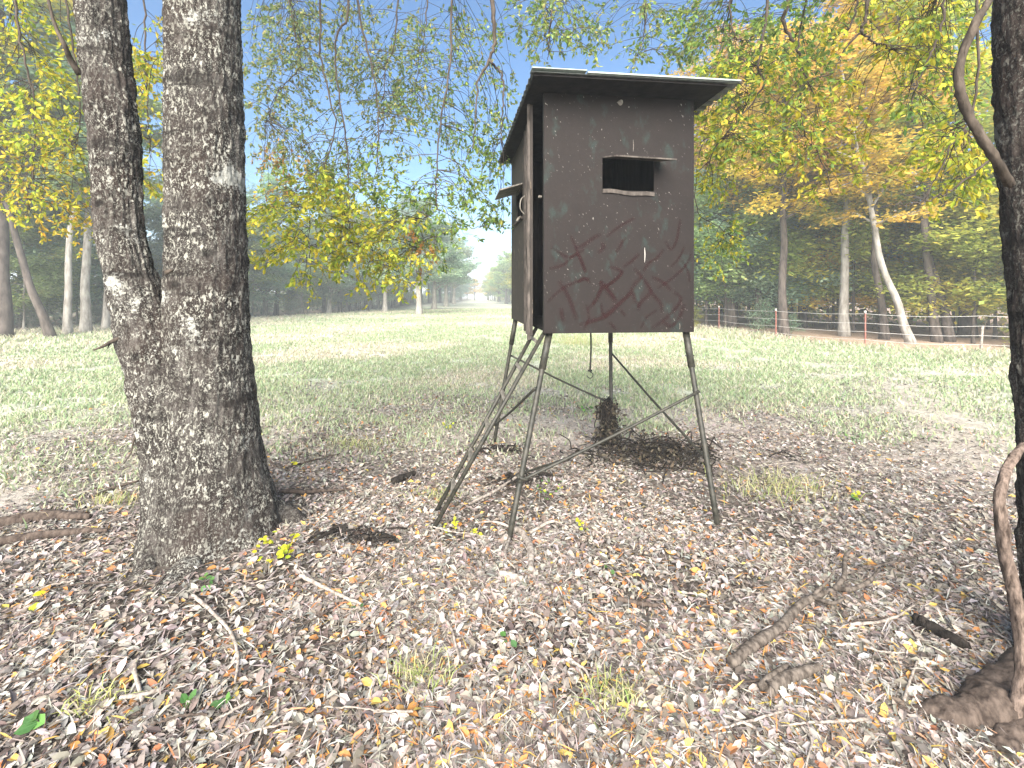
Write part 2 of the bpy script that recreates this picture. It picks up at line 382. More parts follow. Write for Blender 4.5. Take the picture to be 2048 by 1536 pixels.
# narrow strip of wall beside the front corner, and the door standing ajar
strip = wall(BL['FL'] + uL * .02, BL['FL'] + uL * .045, ZB, ZB + .001, .03, nL); bpart('corner_batten', strip, DARK)
outL = -nL
hinge = BL['FL'] + uL * (1.9 * tA) + outL * .004; free = BL['FL'] + uL * (1.9 * tD) + outL * .075
dv = hinge - free; dn = np.array([dv[1], -dv[0]]); dn /= np.linalg.norm(dn)
door = bpart('door', wall(free, hinge, ZB - .03, ZB - .01, .02, dn, ZT - .02), PLYS)
du = dv / np.linalg.norm(dv)
for s_, w_, z0_, z1_, o_ in ((0, .075, ZB - .07, ZT - .012, .026), (.62, .06, ZB - .05, ZT - .05, .022)):
    st = free + du * s_ * np.linalg.norm(dv) - dn * o_
    mb = MB(); mb.box(v3(st, z0_), [*(du * w_), 0], [*(dn * (o_ - .002)), 0], [0, 0, z1_ - z0_]); bpart('door_batten', mb, TRIM, door)
hp = v3(free + du * .20 - dn * .04, 2.55)
mb = MB(); mb.tube(smooth_path([hp + [0, 0, .1], hp + [-.035, -.02, .06], hp + [-.04, -.02, -.02], hp + [0, 0, -.07]], 12), .006, 6); bpart('door_handle', mb, RUNG, door, True)
mb = MB(); kp = v3(BL['FL'] + uL * .06 + outL * .01, 2.57); mb.tube([kp, kp + [-.02, -.012, 0]], .011, 10); bpart('door_catch', mb, RUNG)
mb = MB(); tp = BL['FL'] + uL * (1.9 * tA + .01); mb.box(v3(tp + outL * .002, zA - .05), [*(uL * .05), 0], [*(outL * .028), 0], [0, 0, ZT - zA + .02]); bpart('side_batten', mb, TRIM)
# front window: sill, flap and its hidden jambs
W0 = BL['FL'] + (BL['FR'] - BL['FL']) * .381; W1 = BL['FL'] + (BL['FR'] - BL['FL']) * .726
mb = MB(); n = 7
for i in range(n):
    s0_, s1_ = i / n, (i + 1) / n; p0 = W0 + (W1 - W0) * s0_ - nF * .012; p1 = W0 + (W1 - W0) * s1_ - nF * .012
    lo0, lo1 = [2.600 - .022 * s + .006 * math.sin(9 * s) for s in (s0_, s1_)]; up = .032
    A, B = v3(p0, lo0), v3(p1, lo1); N3 = np.array([*nF, 0]) * .011
    mb.hexa([A, B, B + N3, A + N3, A + [0, 0, up], B + [0, 0, up], B + N3 + [0, 0, up], A + N3 + [0, 0, up]])
bpart('window_sill', mb, TRIM)
fl0 = v3(W0 - nF * .004, 2.897); fl1 = v3(W1 - nF * .004, 2.888)
fv = np.array([*(-nF * .20 + uF * .05), -.047])
mb = MB(); mb.box(fl0 - [0, 0, .008], fl1 - fl0 + np.array([*(uF * .05), -.005]), fv, [0, 0, .012]); bpart('window_flap', mb, TRIM, label='thin flap propped open above the front window')
# side window flap
s_a = BL['FL'] + (BL['BL'] - BL['FL']) * .555; s_b = BL['FL'] + (BL['BL'] - BL['FL']) * .81
mb = MB(); mb.box(v3(s_a + outL * .004, 2.92), v3(s_b - s_a, .0), np.array([*(outL * .24), -.075]), [0, 0, .014])
bpart('window_flap', mb, RUNG, label='flap propped out over the side window')
mb = MB(); pa = v3(s_a + uL * .06 + outL * .012, 2.585); mb.tube(smooth_path([pa, pa + [-.02, -.06, -.02], pa + [-.04, -.1, -.06]], 6), .014, 6); bpart('flap_prop', mb, RUNG, None, True)
mb = MB(); mb.box(v3(s_a + outL * .003, 2.56), v3(s_b - s_a, 0), np.array([*(outL * .02), 0]), [0, 0, .025]); bpart('window_sill', mb, TRIM)
# sprayed criss-cross strokes of dark red paint on the lower front
def paint_mat():
    m = M('sprayed dark red paint', .75, .2); a_ = m.attr(); n_ = m.noise(60, None, 4, .7)
    m.base((.024, .0065, .007)); tr = m.n('BsdfTransparent')
    f_ = m.math('MULTIPLY', m.math('MULTIPLY', a_, .55), m.ramp(n_, [(.3, .55), (.6, 1.)]), True)
    mx = m.n('MixShader', i0=f_, i1=tr.outputs[0], i2=m.b.outputs[0]); m.nt.links.new(mx.outputs[0], m.out.inputs[0]); return m.m
PAINT = paint_mat()
def on_front(px, py):
    d = float(BL['FL'] @ nF) / ((px - 1024) / F * nF[0] + nF[1]); return P(px, py, d)
c4 = lambda *q: [(1150 + x / 3.657, 280 + y / 3.657) for x, y in q]; c1 = lambda *q: [(950 + x / 2.56, 100 + y / 2.56) for x, y in q]
STROKES = [c4((30, 1350), (150, 1310), (230, 1270), (320, 1190), (385, 1140), (440, 1050), (490, 1000)), c4((560, 1380), (680, 1290), (760, 1200), (770, 1150), (720, 1110)), c4((600, 1085), (700, 1020), (790, 940), (830, 880), (848, 830)),
 c4((500, 960), (540, 900), (600, 860), (650, 800)), c4((430, 940), (480, 990), (530, 1060), (570, 1130), (620, 1190), (640, 1260)), c4((240, 930), (300, 940), (340, 970), (300, 1020), (230, 1070)), c4((180, 1030), (230, 1080), (270, 1130), (300, 1170)),
 c4((460, 1250), (480, 1190), (540, 1130), (560, 1090)), c4((420, 1110), (440, 1170), (470, 1220)), c4((20, 1040), (70, 1010), (110, 1050)), c4((190, 1190), (200, 1260), (230, 1300)), c4((0, 790), (60, 770), (130, 720), (190, 690)), c4((230, 710), (300, 650), (380, 600), (440, 570)),
 c4((20, 830), (50, 890), (80, 970)), c4((170, 830), (210, 780), (190, 755)), c4((300, 820), (340, 760), (370, 710)), c4((660, 740), (700, 800), (740, 740), (760, 640), (770, 580)), c4((780, 880), (825, 960), (840, 1040)), c4((330, 1240), (370, 1290)),
 c1((370, 1290), (450, 1220), (540, 1180), (590, 1170)), c1((430, 1180), (480, 1270), (520, 1380)), c1((440, 1320), (450, 1390)), c1((490, 950), (530, 1050), (570, 1150)), c1((570, 1400), (680, 1360), (800, 1240)), c1((640, 1180), (700, 1260), (720, 1290)), c1((390, 1010), (480, 1060), (560, 1020)), c4((90, 1240), (150, 1180), (190, 1100), (180, 1040)), c4((250, 1330), (300, 1390)), c4((640, 1330), (700, 1360), (760, 1300), (800, 1200)), c4((350, 930), (420, 880), (470, 830)), c4((560, 1000), (640, 1040), (700, 1100)), c4((480, 1380), (520, 1300), (600, 1240)), c1((380, 1120), (450, 1100), (520, 1040)), c1((600, 1300), (640, 1230), (700, 1190), (760, 1130)), c4((60, 1390), (100, 1300), (80, 1200)), c4((700, 930), (760, 860), (800, 780))]
for i_, st in enumerate(STROKES):
    p = smooth_path([on_front(*q) for q in st], 6 * len(st)); T = np.gradient(p, axis=0); T /= np.linalg.norm(T, axis=1)[:, None]
    sd_ = np.cross(T, [*nF, 0]); off = np.array([*(-nF * (.0008 + .00012 * i_)), 0]); hw = rng.uniform(.016, .027) * (1 + .3 * rng.normal() * .5)
    prof = [-1, -.4, .0, .4, 1]; n_ = len(p); V = np.stack([p + sd_ * hw * k_ + off for k_ in prof], 1).reshape(-1, 3)
    en = np.sin(np.linspace(.12, math.pi - .12, n_))**.35; cc = np.stack([en * w_ for w_ in (0, .75, 1, .75, 0)], 1).reshape(-1, 1) * np.ones(3)
    ii = np.arange(n_ - 1)[:, None] * 5; jj = np.arange(4)[None]; Q = np.stack([ii + jj, ii + jj + 1, ii + 5 + jj + 1, ii + 5 + jj], -1).reshape(-1, 4)
    link('paint_stroke', mesh('paint_stroke', V - blind_o, Q, True, cc), PAINT, fp, tuple(blind_o - np.array((.9, 3.73, 1.445))))
# paint spot and long white drip on the front panel
mb = MB(); c = v3(BL['FL'] + (BL['FR'] - BL['FL']) * .50 - nF * .002, 3.352)
a_ = np.arange(14) / 14 * 2 * math.pi; rr_ = .024 * (1 + .3 * rng.normal(size=14) * .6)
ring = [c + np.array([*(uF * math.cos(t) * r), math.sin(t) * r]) for t, r in zip(a_, rr_)]
mb.add(ring + [c - np.array([*(nF * .008), 0])], None, [(i, (i + 1) % 14, 14) for i in range(14)]); bpart('paint_spot', mb, RUNG)  # low raised disc for the pale paint spot
WHITE = mat_metal('chalky white drip', (.5, .48, .44), (.65, .62, .58), .8)
for s_, z0_, z1_ in ((.662, 2.03, 2.155), (.585, 2.95, 3.05), (.90, 1.47, 1.52)):
    mb = MB(); p = BL['FL'] + (BL['FR'] - BL['FL']) * s_ - nF * .002
    mb.tube(smooth_path([v3(p, z0_), v3(p + uF * .003, (z0_ + z1_) / 2), v3(p, z1_)], 6), [.001, .0025, .003, .003, .0025, .001], 5); bpart('paint_drip', mb, WHITE if s_ == .662 else RUNG)
# roof: deck board and corrugated sheets (ribs run across)
def roofp(s, w, z):             # s along the front direction from FL, w back from the front wall
    p = BL['FL'] + uF * s + uL * w; return v3(p, z)
wf = 1.285
mb = MB(); mb.hexa([roofp(-.13, -.262, ZT + .004), roofp(wf + .13, -.262, ZT + .004), roofp(wf + .13, 1.98, ZT + .004), roofp(-.13, 1.98, ZT + .004)] +
                   [roofp(-.13, -.262, ZT + .022), roofp(wf + .13, -.262, ZT + .022), roofp(wf + .13, 1.98, ZT + .022), roofp(-.13, 1.98, ZT + .022)])
bpart('roof_deck', mb, PLYD)
per, k0 = .105, 0
for i, (w0, w1) in enumerate(((-.285, .46), (.40, 1.27), (1.21, 2.08))):
    ws = [w0]; prof = [0.]
    w = w0 + .02
    while w < w1 - .06:
        for dw, z in ((0, 0), (.022, .02), (.045, .02), (.067, 0)): ws.append(w + dw); prof.append(z)
        w += per
    ws.append(w1); prof.append(0.); zoff = ZT + .0235 + (.0022 if i == 1 else 0)
    V = [roofp(s, w_, zoff + z + dz) for dz in (0, .0015) for s in (-.15, wf + .235) for w_, z in zip(ws, prof)]
    n = len(ws); Q = []
    for k_ in range(n - 1):
        Q += [(k_, k_ + n, k_ + n + 1, k_ + 1), (2 * n + k_, 2 * n + k_ + 1, 3 * n + k_ + 1, 3 * n + k_), (k_, k_ + 1, 2 * n + k_ + 1, 2 * n + k_), (n + k_, 3 * n + k_, 3 * n + k_ + 1, n + k_ + 1)]
    Q += [(0, 2 * n, 3 * n, n), (n - 1, 2 * n - 1, 4 * n - 1, 3 * n - 1)]
    mb = MB(); mb.add(V, Q); bpart('roof_sheet', mb, TIN)
mb = MB(); mb.box(roofp(-.152, -.295, ZT + .047), v3(uF * .42, 0), v3(uL * .10, 0), [0, 0, .007]); bpart('roof_flashing', mb, TINL)
mb = MB(); mb.box(roofp(.275, -.293, ZT + .033), v3(uF * 1.235, 0), v3(uL * .05, 0), [0, 0, .012]); bpart('roof_flashing', mb, TINL)
# legs
LEGS = {'FL': (P(1098, 668, 3.74), G(1016, 1088)), 'FR': (P(1372, 665, 3.86), G(1436, 1056)), 'RL': (P(1031, 640, 5.44), None), 'RR': (v3(BL['BR'] - uF * .06 - uL * .08, 1.47), None)}
LEGS['RL'] = (LEGS['RL'][0], G(988, 886)); LEGS['RR'] = (LEGS['RR'][0], G(1223, 893))
def on_leg(n, py):              # the point of the leg at a photo row
    a, b = LEGS[n]; f = lambda p: H0 + F * (EYE - p[2]) / p[1]
    lo, hi = 0., 1.
    for _ in range(40):
        m_ = (lo + hi) / 2
        if f(a + (b - a) * m_) < py: lo = m_
        else: hi = m_
    return a + (b - a) * lo
for n, (a, b) in LEGS.items():
    d = (b - a) / np.linalg.norm(b - a)
    mb = MB(); mb.tube(smooth_path([a + d * .0, b + d * .08], 6), .0215, 12); leg = bpart('leg', mb, PIPE, None, True)
    mb = MB(); mb.tube([a - d * .02, a + d * .30], .029, 12); bpart('leg_socket', mb, PIPE, leg, True)
    if n in ('FL', 'FR'):
        mb = MB(); bp = a + d * .2; mb.tube([bp - [.036, .0, 0], bp + [.036, 0, 0]], .007, 8); bpart('bolt', mb, DARK, leg)
def brace(p, q, r=.012, ext=.03, off=(0, 0, 0)):
    d = (q - p) / np.linalg.norm(q - p); mb = MB(); p = p + np.array(off); q = q + np.array(off)
    pts = smooth_path([p - d * ext, p * .5 + q * .5 + [0, 0, -.012], q + d * ext], 12); mb.tube(pts, r, 8); return bpart('cross_brace', mb, PIPE, None, True)
brace(on_leg('FR', 783), on_leg('FL', 958), .0125, .02, (0, -.03, 0))
brace(on_leg('FL', 778), on_leg('RL', 850), .012, .02, (-.03, 0, 0))
brace(on_leg('RL', 710), on_leg('RR', 808), .0115, .02, (0, .03, 0))
brace(on_leg('RR', 708), on_leg('FR', 926), .0115, .02, (.02, 0, 0))
brace(on_leg('FL', 950), P(1182, 898, 4.6), .010, .02, (.0, .03, .0))
jp = on_leg('FL', 952)
mb = MB(); mb.tube(smooth_path([jp + [-.035, -.03, .02], jp + [0, -.045, .0], jp + [.05, -.03, -.015]], 6), .012, 8); mb.tube([jp + [-.03, .03, .0], jp + [-.02, -.06, .01]], .009, 8); bpart('brace_clamp', mb, PIPE, None, True)
# ladder
RA = (P(1073, 655, 4.12), G(870, 1027)); RB = (P(1089, 664, 3.72), G(863, 1064))
lad = MB(); lad.tube([RA[0], RA[1] + (RA[1] - RA[0]) * .02], .0165, 8); ladder = bpart('ladder', lad, PIPE, None, True)
lad = MB(); lad.tube([RB[0], RB[1] + (RB[1] - RB[0]) * .02], .0165, 8); bpart('ladder_rail', lad, PIPE, ladder, True)
for t in (.06, .215, .37, .525, .68, .835):
    p = RA[0] + (RA[1] - RA[0]) * t; q = RB[0] + (RB[1] - RB[0]) * t
    d = q - p; up = np.cross(d, RA[1] - RA[0]); up /= np.linalg.norm(up); al = (RA[1] - RA[0]); al /= np.linalg.norm(al)
    mb = MB(); mb.box(p - up * .012 - al * .014, d, up * .024, al * .028); bpart('rung', mb, RUNG, ladder)
# hook rod hanging under the floor
hk = P(1181, 640, 4.45); hk[2] = ZB + .02; hb = P(1180, 742, 4.45)
hook = thing('hook_rod', 'thin rod ending in an open hook hanging under the blind', 'hook', hk)
mb = MB(); mb.tube(smooth_path([hk, (hk + hb) / 2 + [.008, 0, 0], hb], 8), .0085, 8); link('rod', mb.mesh('rod', True, hk), DARK, hook)
mb = MB(); c = hb + np.array([0, 0, -.035]); pts = [hb + [0, 0, .01], hb + [0, 0, -.01]] + [c + np.array([math.sin(t) * .03, 0, math.cos(t) * .03 - .005]) for t in np.linspace(.3, 4.6, 9)]
mb.tube(smooth_path(pts, 24), .005, 6); mb.tube([hb + [-.02, 0, .004], hb + [.02, 0, .004]], .01, 6); link('hook', mb.mesh('hook', True, hk), DARK, hook)

# ------------------------------------------------------------------ big trees
def trunk_surface(levels, depth, nseg, nth, seed, relief, lobes=None):
    """levels: list of (py, centre px, half width px); lofted trunk with a relief of bark ridges"""
    L = np.array(levels, float); L = L[np.argsort(-L[:, 0])]
    zl = EYE - (L[:, 0] - H0) / F * depth; xl = (L[:, 1] - 1024) / F * depth; rl = L[:, 2] / F * depth * depth / np.hypot(depth, xl)
    z = np.linspace(zl[0], zl[-1], nseg); x = np.interp(z, zl, xl); r = np.interp(z, zl, rl)
    k = np.ones(15) / 15; pad = lambda a: np.convolve(np.pad(a, 7, 'edge'), k, 'valid'); x, r = pad(x), pad(r)
    th = np.arange(nth) / nth * 2 * math.pi; Z, T = np.meshgrid(z, th, indexing='ij')
    R = r[:, None] * np.ones_like(T); g = np.clip((z - z[0]) / .9, 0, 1)[:, None]
    if lobes:
        for (a0, amp, wd) in lobes:
            da = (T - a0 + math.pi) % (2 * math.pi) - math.pi
            R = R * (1 + amp * np.exp(-(da / wd)**2) * (1 - g)**3.0)
    cx, sx = np.cos(T), np.sin(T); q = r.mean()
    R = R * (1 + .10 * (fbm(cx * 1.6, sx * 1.6, Z * .9, seed, 3) - .5))
    rid = fbm(cx * q * 26, sx * q * 26, Z * 6.5, seed + 5, 4); fine = fbm(cx * q * 70, sx * q * 70, Z * 30, seed + 9, 3)
    R = R + relief * (np.abs(rid - .5) * 2.4 - .5) + relief * .55 * (fine - .5)
    kn = fbm(cx * q * 7, sx * q * 7, Z * 5, seed + 15, 2); R = R + relief * 2.6 * np.clip(kn - .68, 0, 1) * 4 * .4
    X = x[:, None] + R * cx; Y = depth + R * sx * .95
    V = np.stack([X, Y, Z], -1).reshape(-1, 3)
    i = np.arange(nseg - 1)[:, None] * nth; j = np.arange(nth)[None]
    Q = np.stack([i + j, i + (j + 1) % nth, i + nth + (j + 1) % nth, i + nth + j], -1).reshape(-1, 4)
    return V, Q
oakL = thing('twin_oak', 'twin stemmed lichen covered oak trunk left of the box blind', 'tree', (LOAK[0], LOAK[1], 0))
OL = np.array([LOAK[0], LOAK[1], 0])
right_stem = [(-1500, 392, 60), (-700, 398, 76), (-150, 404, 81), (0, 407, 81), (300, 411, 83), (560, 415, 87), (680, 417, 92), (800, 421, 101), (900, 424, 110), (990, 426, 128), (1060, 425, 148), (1130, 420, 172), (1200, 420, 190)]
left_stem = [(-1300, 60, 40), (-700, 125, 50), (-150, 183, 57), (0, 201, 58), (150, 215, 58), (300, 232, 57), (450, 240, 53), (560, 262, 56), (630, 288, 70), (700, 316, 80), (800, 342, 82), (920, 358, 80), (1060, 362, 84), (1130, 358, 98), (1200, 354, 115)]
mb = MB()
for lv, dp, seed, lob in ((right_stem, 3.2, 60, [(-2.2, .35, .35), (-1.2, .25, .3), (-.35, .5, .3), (.4, .3, .4), (2.6, .4, .4)]), (left_stem, 3.14, 80, [(-2.0, .3, .35), (-2.75, .35, .3), (2.6, .4, .5)])):
    V, Q = trunk_surface(lv, dp, 620, 200, seed, .027, lob); mb.add(V, Q)
link('trunk', mb.mesh('trunk', True, OL), BARK_L, oakL)
def root_part(pts, rad, parent, org, mat, seed):
    pts = smooth_path(pts, 40); rad = np.interp(np.linspace(0, 1, 40), np.linspace(0, 1, len(rad)), rad)
    rad = rad * (1 + .35 * (fbm(np.arange(40) * .25, 0, 0, seed, 3) - .5))
    pts = smooth_path(pts, 110); rad = np.interp(np.linspace(0, 1, 110), np.linspace(0, 1, 40), rad); V, q, t = tube(pts, rad, 48); cen = np.concatenate([np.repeat(pts, 48, 0), pts[[0, -1]]]); ou = V - cen; ou /= np.linalg.norm(ou, axis=1)[:, None] + 1e-9; V = V + ou * (.035 * (fbm(V[:, 0] * 12, V[:, 1] * 12, V[:, 2] * 12, seed, 2) - .5) + .022 * (fbm(V[:, 0] * 60, V[:, 1] * 60, V[:, 2] * 60, seed + 3, 3) - .5))[:, None]
    b = MB(); b.add(V, q, t); return link('root', b.mesh('root', True, org), mat, parent)
root_part([G(420, 1090, .0), G(330, 1175, -.05), G(240, 1222, -.05), G(150, 1250, -.09)], [.11, .08, .06, .04], oakL, OL, BARK_L, 4)
root_part([G(520, 1040, .12), G(575, 1040, .03), G(610, 1055, -.03), G(660, 1065, -.07)], [.10, .075, .05, .03], oakL, OL, BARK_L, 5)
root_part([G(330, 1090, .04), G(290, 1135, -.02), G(272, 1160, -.08)], [.09, .07, .05], oakL, OL, BARK_L, 6)
def stub(pts, r0, parent, org, mat, name='dead_twig', n=10):
    pts = smooth_path(pts, n); b = MB(); b.tube(pts, np.linspace(r0, r0 * .3, n), 7); return b, link(name, b.mesh(name, True, org), mat, parent)
stub([P(250, 672, 3.0), P(222, 684, 2.95), P(205, 693, 2.9), P(187, 700, 2.88)], .017, oakL, OL, BARK_TWIG)
stub([P(222, 684, 2.95), P(215, 697, 2.93)], .007, oakL, OL, BARK_TWIG)
stub([P(278, 860, 3.0), P(268, 880, 2.98), P(262, 905, 2.95), P(247, 928, 2.9)], .009, oakL, OL, BARK_TWIG)
stub([P(160, 150, 3.1), P(140, 118, 3.05), P(130, 92, 3.0), P(108, 45, 3.0), P(88, -40, 3.0)], .022, oakL, OL, BARK_TWIG, 'branch')
stub([P(335, 545, 3.0), P(345, 540, 2.97)], .02, oakL, OL, BARK_TWIG)
for (px_, py_, d_) in ((206, 330, 2.93), (302, 400, 3.0), (345, 330, 2.93)):
    pass
oakR = thing('dark_oak', 'dark scaly oak trunk rising at the right edge', 'tree', (ROAK[0], ROAK[1], 0)); OR_ = np.array([ROAK[0], ROAK[1], 0])
rt = [(-1900, 2130, 70), (-900, 2110, 104), (-150, 2084, 110), (0, 2084, 109), (150, 2086, 113), (300, 2090, 110), (450, 2098, 106), (600, 2108, 105), (800, 2117, 104), (1000, 2126, 104), (1150, 2132, 104), (1280, 2136, 112), (1380, 2138, 128), (1460, 2138, 150), (1560, 2138, 180)]
mb = MB(); V, Q = trunk_surface(rt, 2.02, 520, 180, 120, .024, [(3.14, .25, .35), (-2.2, .3, .3), (-1.0, .3, .4)]); mb.add(V, Q)
link('trunk', mb.mesh('trunk', True, OR_), BARK_R, oakR)
root_part([G(2090, 1400, .06), G(2000, 1425, .04), G(1930, 1440, .02), G(1860, 1435, .01), G(1790, 1415, -.03)], [.13, .085, .062, .042, .015], oakR, OR_, BARK_MOSS, 14)
root_part([G(2080, 1460, .02), G(1985, 1510, -.01), G(1920, 1540, -.02), G(1840, 1545, -.05)], [.08, .045, .035, .025], oakR, OR_, BARK_MOSS, 15)
def woody(name, label, pts, r, cat='vine', mat=VINE_M, n=40, seed=2, group=None):
    pts = smooth_path(pts, n); o = pts[-1] * 1.0
    rr_ = np.interp(np.linspace(0, 1, n), np.linspace(0, 1, len(r)), r) * (1 + .3 * (fbm(np.arange(n) * .35, 0, 0, seed, 3) - .5))
    V, q, t = tube(pts, rr_, 14); V = V + .004 * rng.normal(size=V.shape) * min(1, max(r) / .03)
    b = MB(); b.add(V, q, t); return link(name, b.mesh(name, True, o), mat, None, tuple(o), label=label, cat=cat, group=group)
woody('woody_vine', 'pinkish brown woody vine climbing the lower right oak trunk', [P(2045, 890, 1.86), P(2018, 930, 1.80), P(2004, 965, 1.77), P(1999, 1014, 1.76), P(2008, 1080, 1.76), P(2020, 1150, 1.76), P(2034, 1209, 1.76), P(2043, 1289, 1.76), P(2042, 1360, 1.75), P(2033, 1423, 1.74), P(2010, 1500, 1.72), P(1990, 1590, 1.68)], [.013, .018, .021, .022, .023, .023])
woody('woody_vine', 'thin dark vine bowing out from the upper right oak trunk', [P(2030, -120, 1.9), P(1985, -10, 1.85), P(1954, 40, 1.84), P(1924, 114, 1.84), P(1917, 163, 1.84), P(1929, 210, 1.84), P(1954, 262, 1.84), P(1992, 322, 1.86), P(2020, 370, 1.92)], [.011, .014, .016, .017, .017], mat=BARK_TWIG)

# ---- overhanging branches and foliage of the two oaks
PAL_YG = [(.42, .46, .05), (.32, .40, .05), (.55, .50, .05), (.20, .29, .05), (.48, .48, .07), (.64, .52, .06)]
PAL_G = [(.16, .26, .06), (.20, .31, .08), (.11, .19, .06), (.26, .35, .09), (.36, .40, .08)]
PAL_S = [(.18, .25, .12), (.22, .30, .13), (.14, .20, .10), (.28, .31, .14), (.40, .37, .14)]
PAL_Y = [(.55, .42, .04), (.48, .40, .05), (.58, .36, .05), (.34, .34, .04), (.24, .28, .04)]
PAL_O = [(.50, .26, .08), (.42, .22, .08), (.5, .34, .12), (.30, .18, .09)]
class Canopy:
    def __init__(s, root, org, anchor):
        s.root, s.org, s.anchor = root, org, anchor; s.samples = []; s.tw = MB(); s.lp = []; s.ld = []; s.ln = []; s.lc = []; s.lL = []
    def main(s, pts, d, r0, r1=.004, limb=True):
        p = [P(x, y, d + .25 * i / len(pts)) for i, (x, y) in enumerate(pts)]
        n = 30; path = smooth_path(p, n); path[1:-1] += rng.normal(size=(n - 2, 3)) * .008
        rad = np.linspace(r0, r1, n); b = MB(); b.tube(path, rad, 8)
        if limb:
            a = s.anchor + rng.normal(size=3) * .1; e = path[0]; mid = (a + e) / 2 + np.array([0, 0, .9])
            b.tube(smooth_path([a, mid, e], 14), np.linspace(.05, r0, 14), 8)
        link('branch', b.mesh('branch', True, s.org), BARK_TWIG, s.root); s.samples.append(path); return path
    mul = 2.3
    def cluster(s, cx, cy, rx, ry, d0, d1, nt, pal, per=36, L=(.042, .072), far=None):
        S = np.concatenate(s.samples)
        for _ in range(int(nt * s.mul)):
            while True:
                u, v = rng.uniform(-1, 1, 2)
                if u * u + v * v < 1: break
            tgt = P(cx + u * rx, cy + v * ry, rng.uniform(d0, d1))
            dd = np.linalg.norm((S - tgt) * [1, .6, 1], axis=1) + 2.0 * np.clip(tgt[2] - S[:, 2], 0, 9); st = S[np.argmin(dd + rng.uniform(0, .25, len(S)))]
            v_ = tgt - st; L_ = np.linalg.norm(v_) + 1e-6
            mid = st + v_ * .5 + np.array([0, 0, .10 * L_]) + rng.normal(size=3) * .05 * L_
            path = smooth_path([st, mid, tgt, tgt + v_ / L_ * .12 + [0, 0, -.10]], 14)
            s.tw.tube(path, np.linspace(.0042, .0015, 14), 4)
            # leafy side shoots near the end of the twig
            end = path[5:]; ns = max(2, per // 7)
            for k_ in range(ns):
                b0 = end[rng.integers(len(end))]; dr = rdir(1)[0] * [1, 1, .6] + v_ / L_ * .7 + np.array([0, 0, -.25]); dr /= np.linalg.norm(dr)
                ln = rng.uniform(.10, .26); tip = b0 + dr * ln + [0, 0, -.03]
                s.tw.tube(smooth_path([b0, b0 + dr * ln * .5 + [0, 0, .012], tip], 5), [.002, .0017, .0015, .0012, .001], 3)
                nl = 7; t = np.sort(rng.uniform(.25, 1.0, nl)); lp = b0 + (tip - b0) * t[:, None]
                side = rdir(nl); ldir = side * .75 + dr * .8 + np.array([0, 0, -.15])
                s.lp.append(lp); s.ld.append(ldir); s.ln.append(np.array([0, 0, 1.]) + rng.normal(size=(nl, 3)) * .55)
                s.lc.append(pick(pal, nl)); s.lL.append(rng.uniform(*L, nl))
    def finish(s, shown=300):
        lp, ld, ln, lc, lL = [np.concatenate(a) for a in (s.lp, s.ld, s.ln, s.lc, s.lL)]
        tm = s.tw.mesh('twigs', True, s.org); link('twigs', tm, BARK_TWIG, s.root, kind='stuff')
        w = lL * rng.uniform(.36, .52, len(lL)); px = 1024 + F * lp[:, 0] / lp[:, 1]; py = H0 + F * (EYE - lp[:, 2]) / lp[:, 1]
        size = lL / lp[:, 1] * (px > 10) * (px < 2030) * (py > 10) * (py < 640); big = np.argsort(-size)[:shown]
        rest = np.ones(len(lp), bool); rest[big] = False
        cu = rng.uniform(-.25, .1, len(lp)); fo = rng.uniform(.05, .4, len(lp))
        V, T = leaves(lp[rest] - s.org, ld[rest], ln[rest], lL[rest], w[rest], cu[rest], fo[rest])
        link('foliage', mesh('foliage', V, T, False, np.repeat(lc[rest], 8, 0)), LEAF, s.root, kind='stuff')
        V, T = leaves(np.zeros((shown, 3)), ld[big], ln[big], lL[big], w[big], cu[big], fo[big])
        for i, k_ in enumerate(big):
            me = mesh('leaf', V[i * 8:i * 8 + 8], LEAF_T, False, np.repeat(lc[k_][None], 8, 0)); link('leaf', me, LEAF, s.root, tuple(lp[k_] - s.org))
        return len(lp)
CL = Canopy(oakL, OL, np.array([-2.05, 3.2, 7.2]))
for pts, d, r in (([(690, -90), (695, 30), (675, 70), (672, 150), (690, 260), (697, 380), (682, 470)], 5.2, .016), ([(700, -80), (730, 80), (745, 140), (755, 230), (755, 330), (738, 380)], 5.6, .014),
                  ([(640, -90), (640, 80), (645, 140), (670, 250), (650, 330), (620, 420), (618, 520)], 4.9, .012), ([(972, -100), (985, 20), (990, 80), (980, 120), (958, 160), (952, 230), (945, 300)], 4.6, .026),
                  ([(800, -90), (790, 80), (770, 140), (768, 260)], 6.2, .014), ([(560, -90), (590, 60), (600, 130), (560, 180), (530, 250)], 6.4, .014),
                  ([(905, -90), (900, 120), (880, 260), (872, 360), (870, 420), (830, 446)], 5.0, .013), ([(860, -90), (850, 60), (830, 180)], 7, .015),
                  ([(20, -90), (40, 80), (70, 220), (60, 420)], 4.6, .014), ([(120, -90), (160, 200), (150, 300)], 5.0, .012), ([(290, -90), (290, 120), (300, 300)], 5.2, .012)):
    CL.main(pts, d, r)
CL.main([(980, 120), (1003, 155), (1006, 220), (1003, 285)], 4.66, .014, limb=False)
CL.main([(675, 380), (720, 500), (790, 540), (830, 575)], 5.2, .006, limb=False)
CL.main([(830, 500), (850, 480), (905, 460), (960, 455)], 5.3, .007, limb=False)
